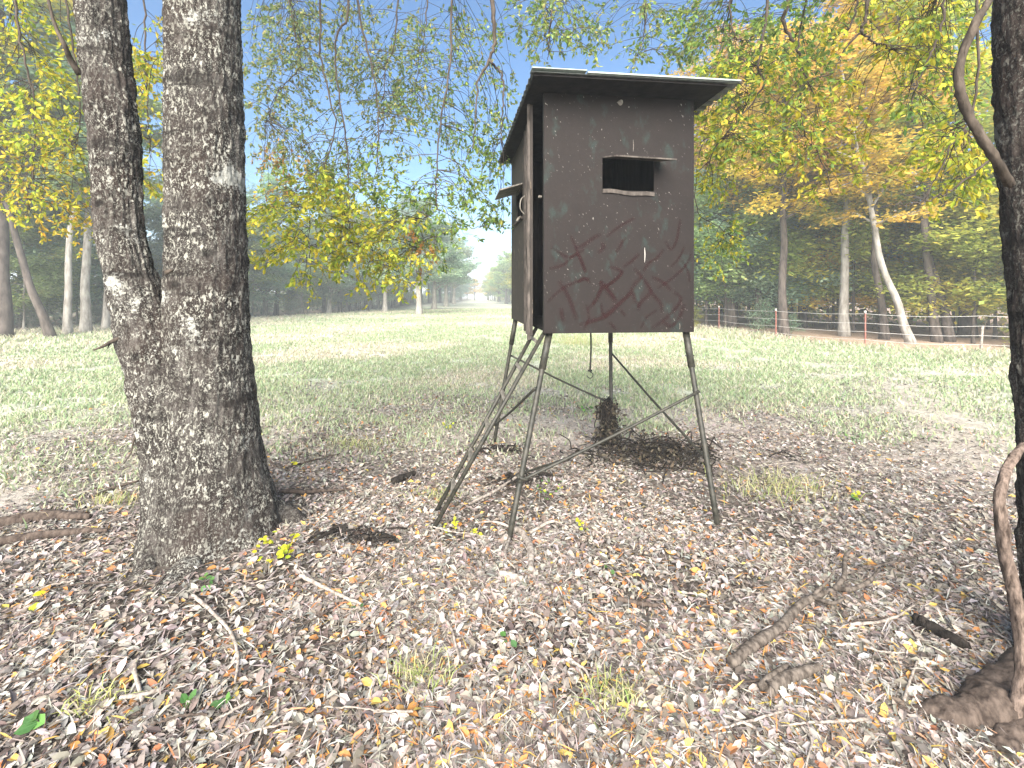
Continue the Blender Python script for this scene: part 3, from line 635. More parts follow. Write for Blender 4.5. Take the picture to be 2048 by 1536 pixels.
for a_ in ((610, 440, 100, 105, 4.2, 5.2, 30, PAL_YG), (750, 490, 105, 75, 4.5, 5.5, 28, PAL_YG), (870, 420, 90, 75, 4.8, 5.8, 18, PAL_G), (680, 340, 120, 60, 5, 6, 18, PAL_G + PAL_YG[:2]),
           (690, 200, 160, 150, 6, 7.5, 46, PAL_S), (680, 60, 200, 90, 6, 8, 40, PAL_S), (900, 170, 130, 170, 5.5, 7.5, 44, PAL_S + PAL_G), (550, 160, 70, 150, 6, 7.5, 20, PAL_S),
           (980, 330, 55, 120, 5.2, 6.2, 16, PAL_G), (560, 320, 60, 50, 5.5, 6.5, 8, PAL_O + PAL_S), (290, 170, 60, 200, 4.2, 5.8, 16, PAL_YG + PAL_Y), (60, 130, 110, 170, 4.2, 6, 30, PAL_YG),
           (70, 330, 110, 90, 4.6, 6, 18, PAL_YG + PAL_Y), (150, 420, 90, 50, 5, 6.5, 8, PAL_Y), (850, 480, 20, 30, 5, 5.3, 2, PAL_O), (480, 460, 30, 60, 5, 6, 5, PAL_YG)):
    CL.cluster(*a_)
nL_ = CL.finish()
Canopy.mul = 1.7
CR = Canopy(oakR, OR_, np.array([2.45, 2.1, 6.6]))
for pts, d, r in (([(1588, -100), (1575, 10), (1565, 45), (1585, 80), (1600, 112), (1612, 150), (1620, 172)], 4.4, .024), ([(1748, -100), (1730, 30), (1720, 60), (1690, 100), (1662, 150)], 4.0, .018),
                  ([(1735, -90), (1705, 40), (1680, 82)], 4.1, .012), ([(1540, -90), (1530, 50), (1515, 130), (1528, 170), (1480, 235), (1440, 282), (1410, 330)], 4.3, .015),
                  ([(1460, -90), (1465, 60), (1500, 84)], 4.6, .012), ([(1120, -90), (1100, 60), (1095, 120)], 5.6, .014), ([(1290, -90), (1290, 60), (1270, 120)], 5.6, .012),
                  ([(1900, -90), (1880, 60), (1840, 150), (1820, 220)], 3.7, .012), ([(1600, 60), (1605, 250), (1640, 310), (1665, 390)], 4.6, .008), ([(1960, -90), (1950, 200), (1900, 300), (1850, 400)], 3.4, .010)):
    CR.main(pts, d, r)
CR.main([(1720, 60), (1750, 85), (1765, 88), (1782, 98)], 4.02, .011, limb=False)
CR.main([(1450, 60), (1420, 200), (1395, 340), (1395, 420), (1440, 455), (1482, 490)], 6.0, .009)
CR.main([(1520, 130), (1500, 190), (1490, 210)], 4.4, .008, limb=False)
CR.main([(1980, 320), (1900, 380), (1840, 405), (1780, 410)], 3.3, .009, limb=False)
for a_ in ((1100, 50, 115, 70, 5, 6.5, 26, PAL_G + PAL_S), (1290, 60, 130, 65, 5, 6.5, 26, PAL_S + PAL_G), (1450, 60, 90, 80, 4.6, 6, 22, PAL_G), (1530, 190, 140, 110, 4, 5, 46, PAL_G + PAL_YG),
           (1440, 290, 60, 90, 4.5, 5.5, 18, PAL_YG), (1650, 270, 130, 110, 4.4, 5.4, 26, PAL_YG + PAL_Y), (1430, 470, 55, 45, 5.6, 6.4, 12, PAL_YG + PAL_G), (1880, 120, 100, 120, 3.5, 5, 26, PAL_YG + PAL_G),
           (1890, 330, 90, 70, 3.4, 4.4, 18, PAL_YG), (1780, 60, 110, 80, 4, 5.5, 22, PAL_Y + PAL_YG), (1600, 60, 90, 70, 4.2, 5.5, 18, PAL_G)):
    CR.cluster(*a_)
nR_ = CR.finish()

# ------------------------------------------------------------------ forest trees
def make_tree(seed, H, r0, cb, R, nl, N, flat=.35, size=(.12, .22), up=(.15, .8), top=.55, bend=.3, spread=.33):
    g = np.random.default_rng(seed); n = 14
    z = np.linspace(-.15, H * .97, n); wob = np.cumsum(g.normal(size=(n, 2)) * bend * H / 120, 0); wob -= wob[0]
    path = np.stack([wob[:, 0], wob[:, 1], z], 1); rad = r0 * (1 - np.linspace(0, 1, n)**1.2 * .88); rad[0] *= 1.5; rad[1] *= 1.08
    mb = MB(); mb.tube(smooth_path(path, 30), np.interp(np.linspace(0, 1, 30), np.linspace(0, 1, n), rad), 9); pts = []; wts = []
    for i in range(nl):
        t = cb + (1 - cb) * ((i + g.uniform(0, 1)) / nl) * .97; zz = t * H
        b0 = np.array([np.interp(zz, z, path[:, 0]), np.interp(zz, z, path[:, 1]), zz]); f = (t - cb) / (1 - cb)
        ln = R * (.55 + .45 * math.sin(math.pi * min(1, f * .9 + .15))) * (1 - top * f**2) * g.uniform(.65, 1.15); a = i * 2.4 + g.normal() * .5; e = g.uniform(*up)
        d = np.array([math.cos(a) * math.cos(e), math.sin(a) * math.cos(e), math.sin(e)])
        m1 = b0 + d * ln * .5 + g.normal(size=3) * .06 * ln; e1 = b0 + d * ln + np.array([0, 0, -.12 * ln]) + g.normal(size=3) * .08 * ln
        lp = smooth_path([b0, m1, e1], 8); rr_ = max(.012, r0 * .42 * (1 - f * .7)); mb.tube(lp, np.linspace(rr_, .008, 8), 5)
        pts.append(lp[2:]); wts.append(np.linspace(.4, 1, 6) * ln)
        for k_ in range(5):
            s0 = lp[2 + k_]; dd = d + g.normal(size=3) * np.array([.8, .8, .3]); dd /= np.linalg.norm(dd); l2 = ln * g.uniform(.25, .5)
            sp = smooth_path([s0, s0 + dd * l2 * .5 + [0, 0, .04 * l2], s0 + dd * l2 + [0, 0, -.08 * l2]], 5); mb.tube(sp, np.linspace(rr_ * .4 + .004, .004, 5), 4)
            pts.append(sp[1:]); wts.append(np.array([.5, .8, 1, 1.2]) * ln)
    pts = np.concatenate(pts); wts = np.concatenate(wts) * np.repeat(1, len(pts)); wts /= wts.sum()
    c = pts[g.choice(len(pts), N, p=wts)] + g.normal(size=(N, 3)) * np.array([spread, spread, spread * flat])
    c[:, 2] = np.maximum(c[:, 2], .1)
    L = g.uniform(*size, N); yaw = g.uniform(0, 2 * math.pi, N); nn = np.stack([g.normal(size=N) * .45, g.normal(size=N) * .45, np.ones(N)], 1)
    d = np.stack([np.cos(yaw), np.sin(yaw), g.normal(size=N) * .35 - .15], 1); d /= np.linalg.norm(d, axis=1)[:, None]
    s = np.cross(d, nn); s /= np.linalg.norm(s, axis=1)[:, None]; w = L * g.uniform(.4, .6, N)
    V = np.stack([c, c + d * (L * .5)[:, None] + s * (w * .5)[:, None], c + d * L[:, None], c + d * (L * .5)[:, None] - s * (w * .5)[:, None]], 1).reshape(-1, 3)
    Q = np.arange(N * 4).reshape(-1, 4)
    cl = vnoise(c[:, 0] * .9, c[:, 1] * .9, c[:, 2] * .9, seed); val = np.clip(.5 + (cl - .5) * .9 + g.normal(size=N) * .17, 0, 1)
    tm = mb.mesh('trunk', True); cm = mesh('crown', V, Q, False, np.repeat(val, 4)[:, None] * np.ones(3))
    return tm, cm
VAR = {}
for i in range(4): VAR['tall%d' % i] = make_tree(200 + i, 15 + i, .18 + .02 * i, .36, 3.4, 28, 13000, size=(.16, .30))
for i in range(3): VAR['slim%d' % i] = make_tree(230 + i, 13 + i, .14, .36, 2.6, 26, 9000, bend=.6, size=(.15, .28))
for i in range(3): VAR['under%d' % i] = make_tree(260 + i, 7 + i, .06, .16, 2.8, 26, 13000, flat=.5, up=(.0, .7), size=(.14, .27))
for i in range(2): VAR['shrub%d' % i] = make_tree(290 + i, 2.2, .02, .08, .9, 16, 2200, flat=.6, size=(.07, .13), spread=.16)
for i in range(2): VAR['round%d' % i] = make_tree(310 + i, 12, .30, .20, 4.8, 38, 24000, top=.75, size=(.18, .34))
VAR['bare0'] = make_tree(330, 3.0, .03, .1, 1.5, 18, 500, size=(.05, .1), up=(-.1, .9), spread=.2)
def tree(name, var, x, y, crown, label, group=None, bark=BARK_DARK, sc=1., rz=None, lean=(0, 0), cat='tree'):
    tm, cm = VAR[var]; t = thing(name, label, cat, (x, y, float(gz(x, y))), group, rng.uniform(0, 6.28) if rz is None else rz, sc)
    t.rotation_euler = (lean[0], lean[1], t.rotation_euler[2])
    link('trunk', tm, bark, t); link('crown', cm, CROWN[crown], t); return t
R_ = np.random.default_rng(11)
COLW = {'gold': 'golden leaved', 'lime': 'yellow green', 'green': 'mid green', 'blue': 'blue green', 'grey': 'grey green', 'brown': 'dry brown'}
def where(x, y):
    px = 1024 + F * x / y; side = x > 0 and px > 1024
    if side:
        dpt = float(fence_side(x, y)); dd = 'close behind the fence' if dpt < 3 else ('beyond the fence' if dpt < 7 else 'deep in the wood')
        seg = [(1385, 'hidden mostly by the blind'), (1438, 'between the blind and the first post'), (1552, 'between the first and second red posts'), (1640, 'just right of the second red post'), (1731, 'just left of the third red post'), (1850, 'left of the leaning pale trunk'), (1962, 'right of the leaning pale trunk'), (9e9, 'beside or behind the right oak')]
    else:
        dd = 'near the field edge' if left_side(x, y) < 4 else 'deep in the wood'
        seg = [(60, 'at the far left edge'), (140, 'left of the pale trunks'), (250, 'just left of the twin oak'), (500, 'behind the twin oak'), (620, 'just right of the twin oak'), (720, 'left of the slender dark trunk'), (838, 'left of the lone oak'), (9e9, 'beyond the lone oak')]
    return dd + ' ' + next(b for a, b in seg if px < a)
def spec(kind, crown, x, y): return '%s %s %s' % (COLW[crown], kind, where(x, y))

GL = 'trees of the wood along the left edge of the field'
LBL = {'pale': 'pale trunked tree in the left wood edge', 'dark': 'dark trunked tree in the left wood edge', 'und': 'low bushy understory tree in the left wood'}
# named trees of the left wood
for px_, py_, v, bk, cr, lb, sc in ((212, 662, 'slim0', BARK_PALE, 'lime', 'pale smooth trunk just left of the twin oak', 1.1), (172, 668, 'tall0', BARK_PALE, 'green', 'pale blotched trunk second left of the twin oak', 1.0), (137, 672, 'slim1', BARK_PALE, 'blue', 'thin crooked pale trunk in the left wood', 1.0),
    (103, 677, 'slim2', BARK_DARK, 'green', 'dark leaning forked tree at the left field edge', 1.0), (4, 676, 'tall1', BARK_DARK, 'lime', 'thick dark trunk at the far left edge', 1.1), (733, 621, 'slim1', BARK_DARK, 'green', 'slender dark trunk in the wood between oak and lone tree', 1.0),
    (700, 623, 'slim0', BARK_DARK, 'blue', 'thin dark trunk left of the slender dark one', 1.0), (660, 624, 'tall2', BARK_PALE, 'grey', 'stout grey trunk in the hazy left wood', .9)):
    g_ = G(px_, py_); tree('forest_tree', v, g_[0], g_[1], cr, lb, None, bk, sc, lean=(0, -.2 if 'leaning' in lb else 0))
g_ = G(838, 629); tree('lone_oak', 'round0', g_[0], g_[1], 'blue', 'lone field oak with a thick trunk ahead of the wood', None, BARK_PALE, .85)
n = 0; placed = []
while n < 72:
    y = 13 + 75 * R_.uniform()**1.3; x = float(left_x(y)) - abs(R_.normal()) * 6 - .8
    if any((x - a)**2 + (y - b)**2 < 2.6 for a, b in placed): continue
    placed.append((x, y)); k_ = R_.uniform(); n += 1
    far_ = y > 45
    if k_ < .30: tree('forest_tree', 'tall%d' % R_.integers(4), x, y, *(lambda c: (c, spec('dark trunked tree', c, x, y)))(R_.choice(['blue', 'grey', 'green'])), GL, BARK_DARK, R_.uniform(.7, .9))
    elif k_ < .58: tree('forest_tree', 'slim%d' % R_.integers(3), x, y, *(lambda c: (c, spec('pale trunked tree', c, x, y)))(R_.choice(['blue', 'grey', 'blue', 'lime'])), GL, BARK_PALE, R_.uniform(.75, 1.05))
    else: tree('understory_tree', 'under%d' % R_.integers(3), x, y, *(lambda c: (c, spec('low bushy tree', c, x, y)))(R_.choice(['blue', 'lime', 'green', 'green'])), GL, BARK_DARK, R_.uniform(.6, 1.0))
hz = M('valley haze'); hz.nt.nodes.remove(hz.b)
vol = hz.n('VolumePrincipled', Color=(.86, .93, 1.0), Density=.003, Anisotropy=.0); hz.nt.links.new(vol.outputs[0], hz.out.inputs['Volume'])  # haze of the field, with density added to lift shadows in the woods
mb = MB(); mb.box((-920, -920, -3), (1840, 0, 0), (0, 1840, 0), (0, 0, 28)); link('haze', mb.mesh('haze'), hz.m, None, kind='stuff', label='pale autumn haze over the field, thickened to lift dark woods')
for i in range(22):
    y = 21 + i * 2.1; x = float(left_x(y)) - R_.uniform(.3, 2.5); v_ = 'round%d' % (i % 2) if i % 3 == 0 and y > 30 else 'under%d' % (i % 3)
    c_ = R_.choice(['blue', 'green', 'grey', 'blue']); tree('edge_tree', v_, x, y, c_, spec('full crowned edge tree', c_, x, y), GL, BARK_PALE, R_.uniform(.62, .8) if v_[0] == 'r' else R_.uniform(.8, 1.15))
for px_, d_, v_, c_, sc, lb in ((770, 50, 1, 'green', .85, 'mid green full tree left of the lone oak'), (868, 58, 0, 'blue', 1.0, 'blue green full tree just right of the lone oak'), (892, 74, 1, 'blue', 1.1, 'hazy full tree second right of the lone oak'), (908, 94, 0, 'green', 1.2, 'hazy green tree third right of the lone oak')):
    x = (px_ - 1024) / F * d_; tree('edge_tree', 'round%d' % v_, x, d_, c_, lb, None, BARK_PALE, sc)
GLF = 'far trees lining the left of the lane'
for i in range(26):
    y = 62 + i * 5.0; x = float(left_x(y)) - 1 - R_.uniform(0, 5)
    tree('forest_tree', R_.choice(['round0', 'round1', 'tall0', 'under1']), x, y, R_.choice(['blue', 'grey', 'blue']), 'hazy blue green tree lining the left of the lane, %s' % ('at its near end' if i < 8 else ('along its middle' if i < 17 else 'towards its far end')), GLF, BARK_DARK, R_.uniform(1.0, 1.3))
# right side of the lane, far
GRF = 'far trees lining the right of the lane'
for i in range(22):
    y = 60 + i * 6.0; x = float(np.interp(y, [60, 100, 150, 200], [4.5, -2.0, -8.2, -13])) + R_.uniform(1.0, 5)
    tree('forest_tree', R_.choice(['round0', 'round1', 'under2']), x, y, R_.choice(['green', 'lime', 'lime']), 'bushy green tree lining the right of the lane, %s' % ('at its near end' if i < 8 else ('along its middle' if i < 15 else 'towards its far end')), GRF, BARK_DARK, R_.uniform(.85, 1.1))
for i in range(5):
    y = 175 + i * 9; tree('forest_tree', 'round%d' % (i % 2), -14.5 + R_.uniform(-9, 9) * (1 if i % 2 else 1) + (-8 if i % 2 else 7), y, 'gold', 'golden tree at the far end of the lane, glow put into its leaf colour', 'golden trees at the lane end', BARK_DARK, .7)  # yellow glow at the lane end is put into the gold leaf colour
# wood behind the fence
GR = 'trees of the wood behind the wire fence'
for px_, py_, v, bk, cr, lb, sc, ln in ((1848, 690, 'slim0', BARK_PALE, 'gold', 'pale trunk leaning left behind the fence', .92, -.28), (1706, 674, 'tall0', BARK_PALE, 'gold', 'mottled straight trunk behind the middle fence post', 1.0, 0), (1900, 688, 'slim1', BARK_DARK, 'lime', 'thin dark trunk right of the leaning pale one', 1.0, -.12),
    (1925, 686, 'slim2', BARK_DARK, 'gold', 'dark slanting trunk nearest the right oak', 1.0, -.1), (1790, 682, 'slim2', BARK_DARK, 'gold', 'dark trunk left of the leaning pale one', .95, 0), (1960, 676, 'tall3', BARK_DARK, 'lime', 'stout dark trunk deep behind the stub post', 1.0, 0), (1472, 656, 'tall2', BARK_DARK, 'gold', 'dark trunk just right of the blind behind the fence', 1.0, 0), (1575, 660, 'tall1', BARK_DARK, 'gold', 'grey trunk behind the second red post', .95, 0)):
    g_ = G(px_, py_); tree('forest_tree', v, g_[0], g_[1] + .5, cr, lb, None, bk, sc, rz=0., lean=(0, ln))
for px_, d_, cr, sc in ((1412, 25, 'blue', 1.0), (1455, 27, 'blue', 1.1), (1500, 25, 'green', .95), (1545, 24, 'blue', 1.05), (1610, 24, 'green', .9), (1655, 23, 'lime', .9), (1950, 19.5, 'lime', 1.1), (1770, 22, 'gold', .8), (1990, 18, 'lime', 1.0)):
    x, y = (px_ - 1024) / F * d_, d_; tree('understory_tree', 'under%d' % (px_ % 3), x, y, cr, spec('leafy sapling', cr, x, y), GR, BARK_DARK, sc)
n = 0; placed = []
while n < 76:
    y = R_.uniform(12, 62); fx = float(np.interp(-y, -FENCE[:, 1], FENCE[:, 0])); off = 1.0 + abs(R_.normal()) * 7
    x = fx + off
    if y < 22: x = R_.uniform(10, 34); y = float(np.interp(x, FENCE[:, 0], FENCE[:, 1])) + 1.0 + abs(R_.normal()) * 6
    if any((x - a)**2 + (y - b)**2 < 2.4 for a, b in placed): continue
    if abs(x) / max(y, 1) > 1.5: continue
    placed.append((x, y)); n += 1; k_ = R_.uniform()
    if k_ < .36: tree('forest_tree', 'tall%d' % R_.integers(4), x, y, *(lambda c: (c, spec('tall tree', c, x, y)))('gold'), GR, BARK_DARK, R_.uniform(.8, 1.05))
    elif k_ < .5: tree('forest_tree', 'slim%d' % R_.integers(3), x, y, *(lambda c: (c, spec('slender tree', c, x, y)))(R_.choice(['gold', 'lime', 'green'])), GR, BARK_PALE if R_.uniform() < .4 else BARK_DARK, R_.uniform(.8, 1.1))
    else: tree('understory_tree', 'under%d' % R_.integers(3), x, y, *(lambda c: (c, spec('low understory tree', c, x, y)))(R_.choice(['green', 'lime', 'lime', 'gold', 'blue'])), GR, BARK_DARK, R_.uniform(.75, 1.3))
for i in range(26):
    x = R_.uniform(9, 26); y = (float(np.interp(x, FENCE[:, 0], FENCE[:, 1])) if x > 10.5 else R_.uniform(19, 34)) + R_.uniform(.6, 4)
    b_ = i % 6 == 0
    if any(abs(1024 + F * x / y - q) < 45 for q in (1848, 1706, 1920)): continue
    tree('forest_shrub', 'shrub%d' % (i % 2), x, y, *(lambda c: (c, spec('small shrub', c, x, y)))('brown' if b_ else R_.choice(['green', 'blue', 'lime'])), 'shrubs behind the wire fence', BARK_TWIG, R_.uniform(.35, .85), cat='shrub')
for i in range(20):
    y = R_.uniform(18, 50); x = float(left_x(y)) - R_.uniform(-.3, 3)
    tree('forest_shrub', 'bare0' if i % 2 else 'shrub%d' % (i % 2), x, y, 'grey', spec('nearly bare tangled shrub' if i % 2 else 'small leafy shrub', 'grey', x, y), 'shrubs along the left wood edge', BARK_PALE, R_.uniform(.5, .95), cat='shrub')
# the depth of the wood that reads as one mass
def far_wood():
    N = 120000; side = rng.uniform(size=N) < .5; y = rng.uniform(10, 240, N)
    off = rng.uniform(6, 26, N); fx = np.interp(-y, -FENCE[::-1, 1][::-1], FENCE[:, 0])
    rx = np.interp(y, [10, 14, 22, 31, 60, 100, 150, 240], [26, 18, 11.5, 10, 5.5, -1, -7, -16]) + off
    x = np.where(side, left_x(y) - off, rx); h = np.where(side, 1.2, 3.6) + 2.4 * vnoise(x * .25, y * .25, 0, 77)
    z = rng.uniform(0, 1, N)**1.2 * h
    keep = vnoise(x * .5, y * .5, z * .6, 78) > .25; x, y, z, side = x[keep], y[keep], z[keep], side[keep]; N = len(x)
    c = np.stack([x, y, z], 1); L = rng.uniform(.3, .6, N); d = rdir(N); nn = rdir(N) + [0, -.3, .5]; s = np.cross(d, nn); s /= np.linalg.norm(s, axis=1)[:, None]; w = L * .5
    V = np.stack([c, c + d * (L * .5)[:, None] + s * (w * .5)[:, None], c + d * L[:, None], c + d * (L * .5)[:, None] - s * (w * .5)[:, None]], 1).reshape(-1, 3)
    pl = pick([(.20, .24, .18), (.25, .29, .22), (.16, .19, .15), (.30, .32, .24)], N); pr = pick([(.22, .29, .13), (.40, .40, .13), (.66, .50, .12), (.20, .26, .15), (.30, .26, .16)], N)
    cc = np.where(side[:, None], pl, pr)
    link('far_wood', mesh('far_wood', V, np.arange(N * 4).reshape(-1, 4), False, np.repeat(cc, 4, 0)), LEAF, None, kind='stuff', label='dense mass of woodland foliage behind the nearer trees', cat='woodland')
far_wood()

# ------------------------------------------------------------------ wire fence
RED = mat_metal('rusty red post', (.16, .05, .04), (.30, .12, .09), .7); WIRE = mat_metal('galvanised wire', (.45, .44, .42), (.65, .64, .62), .5)
fo = np.array([12.37, 15.75, 0]); fence = thing('wire_fence', 'barbed wire fence on red steel posts along the right wood', 'fence', fo)
posts = [(8.6, 31., 1.2, 1), (9.6, 26.4, 1.2, 1), (10.35, 22.5, 1.22, 1), (11.0, 18.75, 1.22, 1), (12.37, 15.75, 1.22, 1), (14.8, 14.2, .80, 0), (19.5, 12.5, 1.2, 1), (27, 10.4, 1.2, 1)]
for x, y, h, kind in posts:
    z = float(gz(x, y)); mb = MB()
    if kind:
        w = .022; sec = [(-w, -.006), (w, -.006), (w, .0), (.004, .0), (.004, .04), (-.004, .04), (-.004, .0), (-w, .0)]
        V = [(x + a, y + b, z + zz) for zz in (-.1, h) for a, b in sec]; n = 8
        mb.add(V, [(i, (i + 1) % n, n + (i + 1) % n, n + i) for i in range(n)]); mb.add([V[i] for i in (8, 9, 10, 15)] + [V[i] for i in (11, 12, 13, 14)], [(0, 1, 2, 3), (4, 5, 6, 7)])
        p = link('fence_post', mb.mesh('fence_post', False, fo), RED, fence)
        mb = MB(); mb.box((x - w - .002, y - .009, z + h - .07), (2 * w + .004, 0, 0), (0, .05, 0), (0, 0, .072)); link('post_tip', mb.mesh('post_tip', False, fo), WHITE, p)
    else:
        mb.tube(smooth_path([(x, y, z - .1), (x + .02, y, z + .4), (x + .05, y, z + h)], 8), .035, 8); link('fence_post', mb.mesh('fence_post', True, fo), BARK_STICK, fence, label='short weathered wooden stub post')
for hh in (1.12, .80, .50, .22):
    mb = MB(); pts = []
    for (x0, y0, *_), (x1, y1, *_) in zip(posts[:-1], posts[1:]):
        for t in np.linspace(0, 1, 8, endpoint=False): pts.append((x0 + (x1 - x0) * t, y0 + (y1 - y0) * t, float(gz(x0 + (x1 - x0) * t, y0 + (y1 - y0) * t)) * .5 + hh - .05 * 4 * t * (1 - t) + rng.normal() * .004))
    mb.tube(np.array(pts) + [0, -.015, 0], .0055, 5); link('fence_wire', mb.mesh('fence_wire', True, fo), WIRE, fence)

# ------------------------------------------------------------------ grass
def grass():
    N = 420000
    r = 4.2 * (60 / 4.2) ** rng.uniform(0, 1, N) ; a = rng.uniform(-.92, .92, N); x = r * np.sin(a); y = r * np.cos(a)
    g, sand = grass_amount(x, y); clump = fbm(x * 1.6, y * 1.6, 0, 90, 3)
    keep = (rng.uniform(size=N) < np.clip(g * 1.05, 0, 1) * sstep(.30, .62, clump + .12 * g)) & (left_side(x, y) < 1) & (fence_side(x, y) < np.where(x > 11.3, -1.2, .3) + rng.normal(size=N) * .4)
    x, y, r = x[keep], y[keep], r[keep]; N = len(x); z = gz(x, y)
    tallb = sstep(-7, -1, fence_side(x, y)) * (x > 4) + sstep(-9, -1, left_side(x, y)) * .8
    h = rng.uniform(.03, .09, N) * (1 + 1.5 * np.clip(tallb, 0, 1)) * (1 + .012 * r); w = .003 + .0009 * r * rng.uniform(.7, 1.3, N)
    yaw = rng.uniform(0, math.pi, N); s = np.stack([np.cos(yaw) * w, np.sin(yaw) * w, np.zeros(N)], 1); ln = rng.normal(size=(N, 2)) * .55
    p = np.stack([x, y, z], 1); m_ = p + np.stack([ln[:, 0] * h * .3, ln[:, 1] * h * .3, h * .6], 1); t = p + np.stack([ln[:, 0] * h, ln[:, 1] * h, h], 1)
    V = np.stack([p - s, p + s, m_ + s * .6, m_ - s * .6, t], 1).reshape(-1, 3); b = np.arange(N)[:, None] * 5
    Q = b + np.array([[0, 1, 2, 3]]); T = b + np.array([[3, 2, 4]])
    n2 = fbm(x * .22, y * .22, 0, 43, 3); k_ = np.clip(sstep(.40, .60, n2 + .16 * np.clip((14 - np.abs(x - 3)) / 14, -1, 1)) - .5 * np.clip(tallb, 0, 1), 0, 1); gsel = rng.uniform(size=N) < .2 + .7 * k_
    c = np.where(gsel[:, None], pick([(.26, .35, .19), (.31, .38, .22), (.36, .40, .26), (.41, .42, .31)], N), pick([(.48, .45, .34), (.44, .41, .31), (.54, .51, .42)], N))
    link('grass', mesh('grass', V, [Q, T], False, np.repeat(c, 5, 0)), mat_leaf('grass blade', .3, .8), None, kind='stuff', label='pale green and straw coloured grass of the field', cat='grass')
grass()

# ------------------------------------------------------------------ fallen leaves
PAL_D = [(.10, .075, .06), (.13, .11, .095), (.33, .30, .27), (.46, .43, .39), (.24, .19, .155), (.30, .25, .21), (.46, .39, .32), (.40, .35, .30), (.52, .45, .38), (.34, .29, .25), (.44, .33, .26), (.48, .34, .27), (.38, .30, .25), (.26, .20, .17), (.54, .49, .43), (.44, .40, .36), (.50, .44, .39), (.20, .15, .12), (.15, .11, .09)]
PAL_D = [tuple((v * .7 + .3 * sum(c) / 3) * .76 for v in c) for c in PAL_D if c not in ((.48, .34, .27),)]
PAL_DO = [(.50, .24, .07), (.46, .20, .07), (.55, .32, .10), (.40, .17, .08), (.48, .28, .16), (.52, .38, .10)]
PAL_DO = [tuple(v * .88 for v in c) for c in PAL_DO]
def litter():
    N = 640000; r = 1.05 * (15 / 1.05) ** (rng.uniform(0, 1, N) ** .80); a = rng.uniform(-.93, .93, N); x = r * np.sin(a); y = r * np.cos(a)
    g, sand = grass_amount(x, y); cl = fbm(x * 1.1, y * 1.1, 0, 97, 3)
    keep = (rng.uniform(size=N) < (1 - .85 * g) * (1 - .75 * np.clip(sand, 0, 1)) * (.25 + .75 * sstep(.38, .56, cl))) & (y > .9) & (np.hypot(x - LOAK[0], (y - LOAK[1])) > .42)
    x, y = x[keep], y[keep]; N = len(x); r = np.hypot(x, y)
    bit = rng.uniform(size=N) < .45; L = np.where(bit, rng.uniform(.02, .10, N), rng.uniform(.022, .066, N) ** 1.0 * np.where(rng.uniform(size=N) < .35, .6, 1)) * (1 + .015 * r); w = np.where(bit, rng.uniform(.0025, .007, N), L * rng.uniform(.34, .54, N)); yaw = rng.uniform(0, 2 * math.pi, N); tl = rng.normal(size=N) * .30
    d = np.stack([np.cos(yaw), np.sin(yaw), tl], 1); nn = np.stack([rng.normal(size=N) * .42, rng.normal(size=N) * .42, np.ones(N)], 1)
    p = np.stack([x, y, gz(x, y) + .006 + np.abs(tl) * L * .35 + rng.uniform(0, .018, N)], 1); p[:, :2] -= d[:, :2] * L[:, None] * .5; p[:, 2] -= tl * L * .5
    near = np.exp(-np.clip(r - 1.2, 0, 99) / 2.0); col = np.where((rng.uniform(size=N) < .02 + .15 * near)[:, None], pick(PAL_DO, N), pick(PAL_D, N))
    cu = rng.uniform(-.12, .30, N); fo_ = rng.uniform(-.1, .55, N)
    px = 1024 + F * p[:, 0] / p[:, 1]; py = H0 + F * (EYE - p[:, 2]) / p[:, 1]
    size = np.where(bit, 0, L) / r * ((px > 20) & (px < 2028) & (py < 1500)); big = np.argsort(-size)[:300]; rest = np.ones(N, bool); rest[big] = False
    nr_ = rest & (r < 3.3); fr_ = rest & ~nr_
    V, T = leaves(p[nr_], d[nr_], nn[nr_], L[nr_], w[nr_], cu[nr_], fo_[nr_])
    dd_ = d[fr_] / np.linalg.norm(d[fr_], axis=1)[:, None]; ss_ = np.cross(dd_, nn[fr_]); ss_ /= np.linalg.norm(ss_, axis=1)[:, None]; up_ = np.cross(ss_, dd_) * (w[fr_] * .3)[:, None]
    V2 = np.stack([p[fr_], p[fr_] + dd_ * (L[fr_] * .5)[:, None] + ss_ * (w[fr_] * .55)[:, None] + up_, p[fr_] + dd_ * L[fr_][:, None], p[fr_] + dd_ * (L[fr_] * .5)[:, None] - ss_ * (w[fr_] * .55)[:, None] + up_], 1).reshape(-1, 3)
    b4 = np.arange(len(V2) // 4)[:, None] * 4 + len(V); T = np.concatenate([T, b4 + np.array([[0, 1, 2]]), b4 + np.array([[0, 2, 3]])])
    link('leaf_litter', mesh('leaf_litter', np.concatenate([V, V2]), T, False, np.concatenate([np.repeat(col[nr_], 8, 0), np.repeat(col[fr_], 4, 0)])), DEADLEAF, None, kind='stuff', label='carpet of dry fallen oak leaves under the trees', cat='leaf litter')
    V, T = leaves(np.zeros((300, 3)), d[big], nn[big], L[big], w[big], cu[big], fo_[big])
    for i, k_ in enumerate(big):
        c = col[k_]; tone = 'orange brown' if c[0] > 2.0 * c[2] and c[0] > .25 else ('dark brown' if c[0] < .24 else 'pale tan')
        me = mesh('fallen_leaf', V[i * 8:i * 8 + 8], LEAF_T, False, np.repeat(c[None], 8, 0))
        link('fallen_leaf', me, DEADLEAF, None, tuple(p[k_]), label='%s %s fallen oak leaf %s' % (tone, 'broad' if w[k_] > .42 * L[k_] else ('slim' if w[k_] < .33 * L[k_] else 'oval'), next(b for a, b in ((300, 'in the lower left corner'), (620, 'below the twin oak'), (860, 'left of the foreground grass tuft'), (1130, 'right of the foreground grass tuft'), (1420, 'left of the forked branch'), (1700, 'below the forked branch'), (9e9, 'before the right oak root')) if px[k_] < a)), cat='leaf', group='fallen leaves in the foreground')
    return N
nLit = litter()

